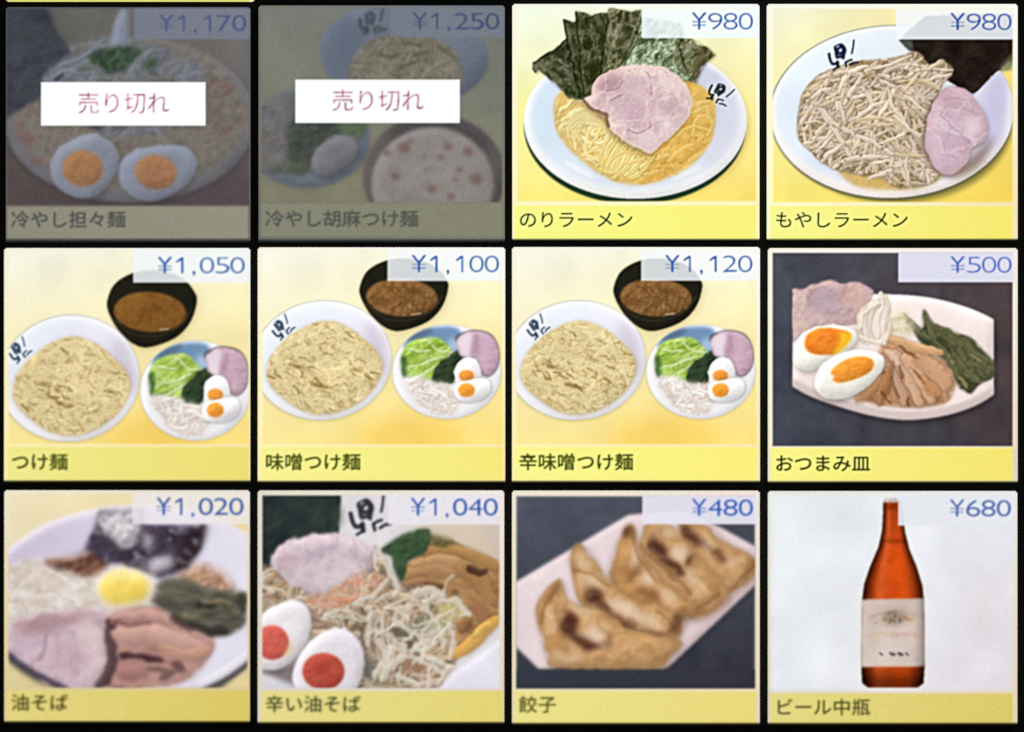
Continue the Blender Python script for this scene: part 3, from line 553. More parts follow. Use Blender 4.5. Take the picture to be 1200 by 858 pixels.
    for P in ([(520, 440), (580, 425), (650, 400)], [(530, 375), (600, 380)], [(560, 470), (620, 440), (660, 420)], [(600, 340), (640, 380), (690, 385)]): t.strand(P, 9, (216, 228, 172), None, .2, .2, .75)
    t.put(t.poly([(508, 400), (530, 400), (528, 450), (540, 478), (515, 465)], True, 4), (56, 92, 56), l, .85); t.dots(ml, 40, 6, [(90, 130, 50), (110, 146, 60)], .5, 7)
    w = t.part('seaweed'); mw = t.poly([(620, 465), (640, 425), (690, 385), (722, 378), (735, 405), (705, 440), (690, 492), (660, 498), (628, 492)], True, 2.5); t.form(mw, [(44, 58, 40), (58, 74, 52), (36, 46, 34)], w, 24, 8, .3, .5, 2, -40, fine=.15)
    o = t.part('bean_sprouts'); mo = t.poly([(520, 480), (570, 470), (630, 490), (690, 500), (710, 545), (700, 590), (640, 600), (580, 570)], True, 6); t.form(mo, [(222, 212, 204), (230, 224, 218), (212, 198, 188)], o, 26, 10, .2, .35); t.heap(mo, 70, 60, 8, [(236, 230, 224), (226, 216, 208), (214, 200, 190)], o, 30, 70, .8, .15, .25, 47, (.95, 1.03), dark=.7)
    c = t.part('pork_slice'); mc = t.poly([(702, 345), (730, 318), (775, 312), (820, 328), (845, 372), (842, 430), (815, 464), (782, 448), (760, 405), (715, 395)], True, 1.6); t.put(t.poly([(698, 345), (728, 313), (776, 307), (824, 323), (850, 372), (847, 434), (815, 470), (780, 452)], True, 2), (92, 82, 92), None, .7)
    t.form(mc, [(196, 162, 180), (206, 174, 190), (186, 150, 170)], c, 40, 12, .3, .1); t.put(t.poly([(705, 348), (730, 322), (756, 322), (750, 370), (745, 405), (718, 392)], True, 4), (234, 222, 228), c, .9); t.put(t.ell(770, 360, 8, 34, 12, 4)*mc, (168, 134, 152), None, .6)
    egg(t, [(696, 455), (706, 420), (738, 402), (770, 412), (786, 450), (782, 490), (740, 500), (702, 492)], ering(736, 466, 27, 20), (240, 238, 238), [(228, 146, 58), (236, 160, 76)], (3, 3, 5, .35), ring=(246, 214, 160))
    egg(t, [(693, 520), (700, 492), (740, 482), (790, 474), (818, 490), (815, 525), (780, 552), (730, 556), (702, 545)], ering(736, 516, 29, 24), (242, 240, 240), [(236, 150, 54), (240, 164, 72)], (3, 3, 5, .35), ring=(246, 214, 160))
    t.T = (1, 0, 1, 0); cut_photo(t, 6, 26, .55)
    price(t, pr, (34, 82, 164), (238, 243, 246), veil, 462, 866, 28, 137+(6 if T[0] != 1 else 0), 50+(6 if T[0] != 1 else 0), 106+(4 if T[0] != 1 else 0), 850, soft*.8)
    caption(t, name, capc[0], capc[1], ink, 714, 828, soft=capb, a=.92, ghost=.25, yc=766, thin=-.004)
    finish(t, soft, None, grain, .8, gain, lip=4, lip_sheen=(44, 50, 14))
# ---- row 2, column 4: snack plate
def snack_plate():
    t = tile((899.8, 290.8, 1192.6, 568), (895, 283, 2.957), 'lit menu button priced 500 yen, snack plate with two orange-yolk eggs on dark slate')
    begin(t, [(244, 236, 220), (240, 230, 222), (232, 226, 196), (222, 210, 186)])
    backdrop(t, [(76, 79, 90), (80, 71, 73), (70, 74, 86), (68, 62, 66)], 30, 863, 40, 710, 1.0, .3)
    t.put(blur((t.noise(80) > .55).astype(np.float32), 14)*t.mp*np.clip((t.X-350)/300, 0, 1), (88, 70, 70), None, .6); keep_photo(t)
    p = t.part('plate'); full = t.box(100, 0, 797, 858, .8); P = [(40, 280), (100, 235), (240, 190), (385, 183), (520, 188), (620, 204), (720, 234), (797, 270), (840, 300), (850, 480), (797, 530), (730, 570), (640, 600), (540, 616), (460, 616), (360, 600), (240, 565), (160, 535), (100, 502), (40, 460)]
    mp = t.poly(P, True, 1.5)*full; t.shadow(mp, 4, 10, 9, .65, (24, 22, 26), t.mp); t.form(mp, [(238, 222, 218), (242, 228, 224)], p, 150, 14, .4, 0)
    rim = mp*np.clip(1-np.roll(t.poly(P, True, 1.5), -int(30*t.k), 0), 0, 1)*(t.Y > 470); t.put(blur(rim, 2), (206, 188, 184), None, .75)
    c = t.part('pork_slice'); mc = t.poly([(90, 180), (140, 165), (165, 150), (230, 132), (250, 134), (272, 142), (330, 142), (382, 176), (370, 215), (335, 280), (200, 300), (125, 335), (90, 345)], True, 1.6)*full
    t.form(mc, [(198, 166, 164), (206, 178, 174), (188, 158, 162), (212, 186, 178)], c, 44, 14, .3, .25, fine=.08)
    t.veins(mc, 50, (222, 200, 192), .04, .5); t.veins(mc, 44, (160, 124, 128), .02, .5)
    for (x, y, rx, ry, ro, col, a) in ((210, 205, 55, 45, 0, (180, 158, 170), .7), (255, 250, 70, 5, -5, (150, 116, 120), .6), (160, 200, 6, 50, 10, (160, 126, 126), .6), (235, 140, 30, 8, 30, (216, 190, 184), .6), (310, 190, 50, 40, 10, (208, 174, 164), .7), (275, 170, 5, 30, 15, (150, 112, 112), .7), (215, 265, 90, 8, -8, (224, 204, 198), .6), (125, 230, 8, 60, 0, (222, 196, 186), .5), (130, 300, 34, 40, 0, (212, 186, 172), .6), (260, 275, 60, 12, 4, (184, 156, 160), .6)): t.put(t.ell(x, y, rx, ry, ro, 6)*mc, col, None, a)
    g = t.part('leafy_greens'); mg = t.poly([(480, 250), (510, 275), (545, 300), (552, 235), (572, 260), (600, 290), (640, 300), (680, 320), (720, 335), (760, 375), (800, 420), (800, 465), (745, 500), (715, 528), (670, 500), (650, 450), (600, 395), (540, 345)], True, 2.5)*full
    t.form(mg, [(78, 80, 54), (102, 104, 74), (64, 66, 46), (124, 122, 88)], g, 34, 8, .3, .5, 3, 40, fine=.12)
    for P in ([(560, 245), (575, 300), (600, 380)], [(600, 290), (660, 350), (720, 440)], [(640, 320), (720, 380), (780, 440)], [(600, 350), (650, 420), (700, 510)], [(560, 320), (600, 370)], [(680, 330), (740, 390), (795, 420)], [(490, 260), (540, 310), (580, 340)], [(690, 430), (740, 470)], [(650, 380), (700, 440), (745, 490)]): t.strand(P, 20, (108, 108, 76) if len(P) == 3 else (78, 82, 56), g, .35, .45, .9, full, taper=.6)
    for P in ([(715, 390), (745, 415)], [(680, 470), (700, 500)], [(640, 400), (655, 425)]): t.strand(P, 8, (168, 152, 92), None, .2, .2, .7)
    t.dots(mg, 50, 8, [(44, 50, 28), (132, 132, 88)], .5, 4)
    y = t.part('sliced_leek'); t.form(t.poly([(430, 270), (480, 240), (520, 290), (500, 330), (440, 320)], True, 9), [(222, 206, 176), (206, 196, 150), (232, 220, 200)], y, 30, 10, .2, .3, alpha=.8)
    mm_ = t.part('bamboo_shoots'); full2 = t.poly([(400, 370), (440, 325), (600, 400), (660, 470), (650, 540), (600, 570), (460, 575), (330, 545), (380, 480)], True, 4)
    t.form(full2, [(176, 130, 96), (194, 150, 116), (160, 112, 76)], mm_, 40, 12, .2, .35, 2.5, 55)
    for P, w, col in (([(330, 545), (390, 500), (420, 470)], 44, (196, 146, 104)), ([(410, 400), (450, 470), (490, 560)], 34, (196, 158, 134)), ([(440, 440), (420, 500), (400, 560)], 30, (168, 118, 76)), ([(450, 390), (500, 470), (540, 560)], 40, (210, 170, 140)), ([(490, 400), (545, 470), (580, 550)], 44, (214, 170, 138)), ([(540, 400), (600, 450), (630, 500)], 60, (208, 160, 124)), ([(560, 480), (600, 530)], 40, (196, 142, 98)), ([(440, 335), (500, 360), (560, 375), (615, 385)], 32, (216, 172, 124)), ([(420, 375), (450, 400), (480, 450)], 18, (222, 190, 166))): t.strand(P, w, col, mm_, .3, .45, .9, None, dark=.5, taper=.35)
    for P in ([(520, 440), (550, 490)], [(440, 470), (470, 540)], [(470, 430), (480, 470)], [(410, 520), (440, 560)], [(500, 545), (505, 570)], [(470, 365), (530, 400)]): t.strand(P, 8, (118, 76, 46), None, 0, .3, .7)
    t.dots(full2, 70, 7, [(226, 188, 156), (150, 104, 66)], .5, 5)
    s = t.part('bean_sprouts')
    for k, P in enumerate(([(345, 345), (325, 290), (350, 230), (400, 205)], [(360, 350), (345, 290), (370, 225), (410, 195)], [(380, 345), (365, 290), (385, 230), (420, 205)], [(400, 340), (395, 280), (410, 220), (405, 180)], [(415, 330), (425, 280), (432, 230), (420, 190)], [(335, 330), (400, 350), (430, 320)], [(430, 250), (440, 300), (420, 350)], [(330, 300), (345, 250), (395, 215)])): t.strand(P, 15, (232, 220, 204) if k % 2 else (222, 206, 186), s, .25, .5, .95, None, dark=.6)
    e1 = egg(t, [(101, 395), (115, 340), (160, 304), (215, 290), (270, 292), (315, 312), (322, 342), (296, 376), (240, 408), (190, 440), (145, 448), (108, 428)], [(142, 360), (150, 325), (185, 303), (230, 300), (285, 310), (303, 325), (290, 352), (250, 388), (200, 393), (160, 385)], (240, 238, 226), [(228, 118, 40), (238, 140, 50)], (4, 8, 7, .35), ring=(250, 214, 90))
    t.put(t.poly([(240, 388), (262, 350), (265, 315), (300, 318), (303, 335), (280, 368), (252, 390)], True, 4), (248, 204, 48), None, .8)
    egg(t, [(176, 485), (195, 435), (245, 397), (315, 376), (385, 382), (418, 408), (405, 455), (355, 508), (285, 543), (220, 545), (184, 520)], [(232, 455), (255, 428), (305, 402), (355, 400), (382, 418), (368, 452), (315, 478), (262, 490), (238, 480), (246, 468)], (240, 238, 228), [(232, 138, 48), (242, 160, 66)], (4, 8, 8, .4), ring=(250, 218, 130))
    cut_photo(t, 8, 30, .8)
    price(t, '\u00a5500', (48, 82, 180), (224, 224, 240), .95, 467, 866, 38, 141, 54, 108, 860, .55, .85)
    caption(t, '\u304a\u3064\u307e\u307f\u76bf', (244, 238, 134), (240, 224, 112), (50, 56, 14), 716, 830, soft=.55, a=.95, yc=770)
    finish(t, .55, None, .028, .8, lip=4, lip_sheen=(44, 50, 14))
# ---- row 3, column 1: oil noodles
def oil_noodles():
    t = tile((5, 574.6, 292.8, 850), (0, 568, 2.96), 'menu button priced 1,020 yen, soupless noodles with yellow egg and dark nori')
    begin(t, [(232, 222, 200), (226, 220, 210), (214, 200, 150), (210, 196, 150)])
    backdrop(t, [(228, 216, 184), (232, 214, 150), (212, 198, 150), (220, 200, 150)], 30, 858, 32, 704, 2.5); keep_photo(t)
    b = t.part('bowl'); m = t.ell(480, 410, 540, 340, 0, 3); t.put(blur(np.roll(m, int(16*t.k), 0), 5*t.k), (66, 62, 58), None, .9); t.form(m, [(216, 208, 216), (220, 214, 222)], b, 140, 16, .3, 0)
    t.put(t.ell(480, 400, 516, 312, 0, 8), lerp2(t, (196, 184, 204), (226, 224, 236), (206, 200, 212), (218, 216, 228), 60, 860, 100, 600))
    n = t.part('noodles'); mn = t.poly([(15, 300), (120, 265), (240, 262), (350, 300), (380, 420), (300, 450), (100, 470), (15, 480)], True, 9); t.form(mn, [(216, 208, 202), (226, 220, 216), (208, 196, 184)], n, 50, 16, .2, .25); t.heap(mn, 130, 110, 11, [(220, 212, 208), (212, 202, 194), (204, 190, 176)], n, 0, 40, 1.4, .12, .22, 51, (.96, 1.02), dark=.7)
    t.dots(mn, 40, 9, [(176, 158, 138), (190, 172, 150)], .5, 2)
    o = t.part('fried_onion'); mo = t.poly([(150, 268), (230, 255), (330, 225), (380, 255), (370, 290), (300, 318), (255, 310)], True, 6); t.form(mo, [(110, 76, 66), (150, 108, 86), (84, 58, 54), (176, 134, 108)], o, 30, 10, .3, .5, 2, -20)
    no = t.part('nori_sheet'); mno = t.poly([(345, 90), (495, 85), (500, 140), (718, 138), (700, 220), (640, 300), (560, 330), (500, 310), (440, 285), (360, 265), (290, 225), (320, 160)], False, 4); t.form(mno, [(62, 54, 70), (80, 70, 86), (54, 46, 56), (92, 84, 98)], no, 60, 10, .2, .3)
    t.put(t.poly([(640, 180), (715, 145), (690, 230), (630, 300), (600, 290)], True, 9), (52, 40, 42), no, .8)
    f = t.part('fish_flakes'); mf = t.poly([(340, 110), (400, 85), (490, 95), (495, 140), (470, 190), (430, 220), (390, 190), (345, 160)], True, 8); t.form(mf, [(206, 200, 204), (188, 186, 194), (214, 208, 206), (150, 150, 158)], f, 30, 10, .2, .5); t.form(t.poly([(500, 165), (525, 190), (515, 225), (495, 215)], True, 8), [(200, 190, 196), (182, 174, 182)], f, 20); t.form(t.poly([(510, 270), (560, 255), (590, 245), (600, 275), (560, 310), (520, 310)], True, 9), [(202, 194, 200), (180, 172, 184)], f, 24)
    t.dots(mf, 25, 8, [(110, 114, 124)], .6, 3)
    k = t.part('chopped_shoots'); t.form(t.poly([(620, 320), (680, 275), (760, 295), (812, 350), (800, 380), (680, 370), (600, 350)], True, 8), [(170, 134, 112), (196, 160, 134), (148, 112, 92), (210, 178, 148)], k, 34, 10, .3, .5)
    g = t.part('leafy_greens'); mg = t.poly([(515, 400), (540, 345), (620, 325), (740, 365), (855, 375), (862, 430), (845, 490), (770, 528), (680, 515), (610, 490), (585, 450)], True, 4); t.form(mg, [(94, 91, 80), (110, 106, 94), (80, 77, 68), (122, 114, 100)], g, 50, 12, .3, .4, 3, 12)
    for P, w, col in (([(600, 470), (680, 500), (770, 505)], 34, (58, 50, 50)), ([(680, 415), (740, 420)], 16, (48, 48, 42)), ([(700, 400), (800, 405)], 14, (156, 140, 108)), ([(640, 450), (690, 455)], 18, (136, 128, 100)), ([(830, 380), (850, 440)], 20, (60, 64, 52)), ([(560, 380), (640, 370)], 22, (106, 106, 90))): t.strand(P, w, col, g, .25, .2, .75)
    e = t.part('egg'); t.form(t.poly([(330, 360), (360, 310), (430, 285), (500, 300), (540, 340), (535, 390), (500, 425), (430, 440), (360, 425)], True, 7), [(226, 214, 198), (232, 222, 208)], e, 60, 18, .3, .05)
    yk = t.part('yolk', e); t.form(t.poly([(345, 365), (365, 320), (420, 297), (485, 310), (518, 350), (500, 395), (440, 415), (370, 408)], True, 6), [(228, 200, 92), (236, 212, 110), (240, 222, 140)], yk, 60, 16, .3, .05); t.put(blur(t.ell(425, 315, 50, 14, 0, 8), 3), (238, 228, 180), None, .7)
    c = t.part('pork_slice'); mc = t.poly([(30, 505), (80, 462), (200, 445), (340, 425), (368, 450), (362, 520), (378, 600), (350, 660), (325, 712), (190, 712), (90, 640), (30, 590)], True, 3.5); t.form(mc, [(190, 164, 176), (204, 182, 190), (176, 148, 162)], c, 60, 14, .35, .12)
    t.veins(mc, 70, (216, 198, 200), .05, .5); t.veins(mc, 60, (160, 128, 140), .025, .4)
    for (x, y, rx, ry, ro, col, a) in ((190, 470, 160, 22, -8, (150, 118, 120), .7), (110, 500, 40, 30, -20, (166, 130, 132), .5), (300, 500, 34, 50, 10, (216, 198, 200), .7), (330, 600, 26, 90, 0, (214, 194, 190), .6), (230, 600, 70, 60, 0, (188, 158, 170), .4), (90, 550, 50, 30, 0, (190, 166, 186), .5)): t.put(t.ell(x, y, rx, ry, ro, 12)*mc, col, None, a)
    t.strand([(155, 520), (150, 570), (130, 610)], 8, (156, 128, 142), None, 0, .2, .7); t.strand([(20, 585), (90, 635), (180, 690), (230, 715)], 22, (74, 66, 82), None, .2, .3, .85)
    s = t.part('bamboo_shoots'); mss = t.poly([(375, 450), (450, 425), (560, 430), (600, 470), (720, 520), (745, 560), (700, 640), (640, 680), (540, 705), (370, 712), (385, 600), (370, 520)], True, 4); t.form(mss, [(176, 134, 126), (190, 150, 140), (160, 118, 112)], s, 50, 12, .3, .15, 2.5, 12)
    for P, w, col, al in (([(400, 460), (500, 450), (590, 470)], 36, (196, 156, 146), .9), ([(400, 520), (540, 520), (700, 570)], 70, (198, 160, 148), .9), ([(560, 560), (640, 590), (720, 570)], 40, (194, 150, 130), .8), ([(420, 588), (480, 597), (560, 614)], 22, (80, 52, 58), .95), ([(400, 478), (450, 486), (520, 482)], 14, (120, 84, 82), .7), ([(590, 460), (640, 490), (660, 500)], 16, (100, 78, 74), .8), ([(520, 640), (580, 650), (640, 640)], 18, (116, 88, 84), .7), ([(380, 470), (380, 500), (400, 490)], 20, (84, 60, 66), .85), ([(372, 510), (390, 600), (378, 650), (340, 705)], 34, (88, 68, 72), .9), ([(600, 620), (630, 630)], 20, (104, 76, 76), .8), ([(560, 670), (600, 660)], 22, (110, 86, 84), .7), ([(420, 650), (500, 650)], 50, (170, 124, 120), .8), ([(380, 705), (480, 702)], 16, (96, 72, 74), .7)): t.strand(P, w, col, s, .25, .35, al, None, dark=.6, taper=.3)
    t.form(t.poly([(740, 730), (800, 682), (880, 615), (880, 730)], False, 3), [(220, 202, 150), (214, 196, 146)], t.pb, 80, 6, 0, 0); t.strand([(690, 722), (790, 672), (880, 605)], 18, (70, 68, 62), b, .1, .3, .85)
    t.strand([(700, 690), (790, 640), (880, 570)], 30, (226, 222, 230), b, .15, 0, .6); t.dots(mno, 30, 16, [(196, 188, 200), (150, 142, 158)], .5, 9)
    cut_photo(t, 13, 44, 1.5)
    price(t, '\u00a51,020', (48, 82, 158), (228, 224, 228), .78, 458, 862, 30, 136, 47, 105, 846, .75, .95, .014)
    caption(t, '\u6cb9\u305d\u3070', (222, 208, 130), (214, 196, 104), (84, 80, 36), 714, 824, soft=1.35, a=.85, thin=.0, yc=757, ghost=.4)
    finish(t, .95, None, .032, .65, lip=5, lip_sheen=(40, 38, 16), gain=.985, con=.12)
# ---- row 3, column 2: spicy oil noodles
def spicy_noodles():
    t = tile((302, 574.8, 590.8, 851), (298, 568, 2.96), 'menu button priced 1,040 yen, soupless noodles with two red-yolk eggs')
    begin(t, [(220, 212, 196), (236, 228, 218), (214, 208, 190), (222, 208, 190)])
    backdrop(t, [(222, 216, 218), (214, 196, 168), (214, 206, 206), (214, 208, 214)], 28, 850, 38, 706, 1.6); keep_photo(t)
    b = t.part('bowl'); t.form(t.poly([(250, 0), (900, 0), (900, 760), (-20, 760), (-20, 600), (250, 300)], False, 2), [(220, 216, 220), (214, 206, 206)], b, 160, 10, 0, 0)
    t.put(blur(t.poly([(560, 130), (860, 130), (860, 330), (700, 240)], True, 10), 14), (206, 186, 154), None, .7); t.put(blur(t.poly([(780, 120), (870, 120), (870, 260)], True, 8), 8), (198, 184, 178), None, .7)
    no = t.part('nori_sheet'); t.form(t.poly([(10, 20), (302, 20), (296, 120), (286, 260), (10, 420)], False, 2), [(40, 46, 50), (48, 56, 56), (56, 66, 62)], no, 70, 10, .1, .15)
    t.put(t.ell(290, 110, 16, 40, 0, 8), (78, 92, 78), None, .6)
    n = t.part('noodles'); mn = t.poly([(10, 300), (60, 285), (120, 330), (300, 300), (420, 220), (500, 340), (620, 340), (720, 420), (700, 600), (650, 680), (600, 720), (340, 720), (120, 420), (10, 470)], True, 6)
    t.form(mn, [(150, 126, 104), (184, 164, 144), (112, 96, 80), (204, 184, 164)], n, 44, 10, .2, .35); t.heap(mn, 190, 110, 12, [(206, 184, 158), (194, 168, 140), (214, 198, 180), (176, 144, 112)], n, -45, 80, .9, .25, .5, 61, (.85, 1.03), dark=.5)
    mm_ = t.part('bamboo_shoots'); mb = t.poly([(510, 320), (560, 250), (620, 190), (690, 195), (760, 235), (850, 280), (850, 440), (800, 500), (730, 560), (690, 580), (700, 470), (690, 400), (600, 350)], True, 3); t.form(mb, [(160, 120, 78), (176, 136, 94), (142, 100, 62)], mm_, 44, 14, .3, .3, 3, 15)
    for P, w, col in (([(530, 310), (620, 290), (740, 300)], 44, (180, 140, 98)), ([(600, 230), (700, 230), (840, 285)], 46, (174, 132, 84)), ([(560, 270), (660, 260), (760, 290)], 34, (188, 148, 106)), ([(720, 290), (780, 330), (830, 400)], 54, (166, 124, 82)), ([(520, 340), (600, 335)], 26, (166, 124, 88)), ([(740, 290), (800, 302)], 20, (82, 54, 42)), ([(600, 345), (660, 355)], 18, (112, 76, 46)), ([(700, 420), (760, 420), (800, 470)], 40, (158, 112, 80)), ([(690, 370), (710, 420)], 22, (118, 90, 56)), ([(720, 500), (740, 470)], 34, (140, 100, 66)), ([(690, 585), (745, 555), (800, 500), (835, 470)], 50, (212, 164, 84)), ([(760, 520), (815, 480)], 26, (222, 180, 104))): t.strand(P, w, col, mm_, .28, .4, .9, None, dark=.5, taper=.3)
    g = t.part('chives'); mg = t.poly([(440, 230), (470, 195), (530, 165), (600, 152), (622, 185), (600, 230), (545, 265), (515, 335), (488, 300), (470, 250)], True, 3); t.form(mg, [(58, 80, 56), (72, 94, 66), (46, 62, 48)], g, 30, 8, .3, .5, 2, -50, fine=.12)
    t.form(t.poly([(620, 175), (660, 180), (690, 195), (660, 215), (620, 200)], True, 5), [(120, 106, 70), (96, 96, 60)], g, 24)
    c = t.part('pork_slice'); mc = t.poly([(55, 270), (75, 220), (140, 185), (240, 170), (340, 185), (425, 228), (410, 285), (350, 360), (240, 392), (140, 350), (100, 320)], True, 2.6); t.form(mc, [(200, 182, 190), (210, 192, 196), (190, 172, 184), (214, 200, 200)], c, 50, 20, .5, .08)
    t.veins(mc, 60, (222, 208, 208), .05, .5); t.veins(mc, 50, (168, 148, 160), .025, .4)
    for (x, y, rx, ry, ro, col, a) in ((110, 265, 36, 30, -30, (194, 160, 172), .6), (220, 330, 120, 30, 0, (218, 204, 206), .5), (200, 312, 14, 8, 0, (140, 132, 156), .7), (130, 310, 14, 8, 0, (150, 140, 158), .5), (260, 230, 60, 14, -16, (184, 166, 176), .5), (375, 212, 22, 12, 20, (228, 214, 208), .7)): t.put(t.ell(x, y, rx, ry, ro, 8)*mc, col, None, a)
    ch = t.part('chili_threads'); mch = t.poly([(180, 400), (260, 370), (330, 320), (400, 280), (430, 300), (420, 370), (330, 410), (220, 450)], True, 8); t.heap(mch, 70, 60, 9, [(204, 166, 144), (196, 150, 122), (212, 182, 160), (200, 140, 110)], ch, -30, 60, .8, .2, .25, 63, (.95, 1.03), dark=.6)
    s = t.part('bean_sprouts'); ms = t.poly([(230, 450), (330, 400), (420, 230), (470, 270), (520, 360), (640, 370), (740, 440), (700, 560), (690, 640), (640, 690), (400, 690), (390, 560)], True, 6)
    for (x, y, rx, ry, ro, col) in ((530, 520, 34, 36, 20, (80, 80, 64)), (595, 475, 26, 20, 0, (104, 116, 96)), (430, 540, 30, 24, 0, (104, 88, 76)), (400, 640, 30, 50, 0, (108, 108, 102)), (560, 620, 80, 28, 10, (150, 116, 92)), (280, 460, 40, 24, 0, (150, 138, 120)), (690, 430, 50, 40, 0, (190, 184, 118)), (640, 500, 24, 50, 10, (176, 184, 140)), (480, 690, 60, 14, 0, (120, 110, 80))): t.put(t.ell(x, y, rx, ry, ro, 8), col, None, .8)
    for P, w in (([(430, 230), (460, 290), (500, 350), (490, 380)], 20), ([(345, 410), (420, 380), (460, 330)], 18), ([(390, 560), (395, 480), (405, 430)], 16), ([(480, 470), (540, 500), (600, 560)], 15), ([(580, 400), (630, 470), (650, 540)], 12), ([(560, 380), (610, 365), (650, 380)], 26), ([(450, 600), (480, 570), (520, 580)], 22), ([(430, 540), (470, 600), (450, 660)], 26), ([(540, 570), (600, 540), (640, 500)], 14), ([(460, 640), (500, 600), (560, 600), (650, 660)], 18), ([(500, 430), (560, 420), (600, 440)], 14), ([(240, 460), (290, 430), (330, 440)], 15), ([(560, 560), (620, 610), (690, 640)], 22), ([(470, 520), (520, 560)], 16), ([(680, 600), (690, 540), (670, 480)], 16), ([(640, 400), (700, 400), (740, 450)], 18), ([(60, 370), (30, 340), (35, 300), (70, 290)], 14), ([(500, 660), (560, 690), (620, 680)], 18), ([(420, 660), (440, 620)], 24), ([(655, 380), (670, 330), (690, 310)], 9)): t.strand(P, w, (216, 205, 192), s, .2, .3, .8, None, dark=.55)
    t.heap(ms, 60, 80, 9, [(224, 214, 202), (208, 204, 182), (214, 196, 176)], s, -40, 70, .7, .2, .3, 67, (.95, 1.03), .8, dark=.6)
    bl = t.part('bowl_rim', b); t.form(t.poly([(630, 730), (690, 650), (770, 600), (860, 525), (900, 730)], False, 4), [(218, 216, 226), (224, 220, 230)], bl, 100, 12, .2, 0); bl = t.part('bowl_rim', b); t.form(t.poly([(0, 650), (60, 655), (150, 690), (150, 730), (0, 730)], False, 4), [(202, 202, 212), (210, 208, 216)], bl, 100, 12, .2, 0)
    t.put(t.poly([(20, 640), (120, 630), (160, 600), (150, 690), (60, 665)], True, 6), (96, 84, 86), None, .7)
    egg(t, [(-30, 520), (20, 455), (70, 420), (130, 402), (178, 418), (197, 470), (184, 540), (145, 600), (85, 640), (20, 640), (-30, 610)], ering(62, 548, 58, 60), (222, 216, 220), [(196, 88, 82), (204, 100, 88)], (6, 8, 9, .45), ring=(232, 176, 120), soft=2.2)
    t.put(blur(t.ell(118, 572, 14, 26, 30, 6), 4), (226, 180, 110), None, .5)
    egg(t, [(132, 660), (155, 595), (205, 535), (265, 502), (325, 505), (368, 550), (382, 610), (368, 670), (335, 730), (170, 730), (140, 700)], ering(240, 648, 73, 64), (222, 215, 221), [(176, 72, 64), (186, 86, 70)], (6, 8, 9, .5), ring=(226, 170, 120), soft=2.2)
    emblem(t, 383, 109, 84, 4, (38, 42, 52), t.part('emblem', b), .22, .9)
    cut_photo(t, 11, 36, 1.05)
    price(t, '\u00a51,040', (50, 84, 166), (226, 223, 230), .9, 464, 852, 34, 138, 49, 107, 846, .65, .95, .014)
    caption(t, '\u8f9b\u3044\u6cb9\u305d\u3070', (226, 214, 138), (222, 208, 116), (78, 84, 46), 716, 828, soft=1.35, a=.85, thin=.0, yc=762, ghost=.4)
    finish(t, .85, None, .034, .7, lip=5, lip_sheen=(42, 40, 16))
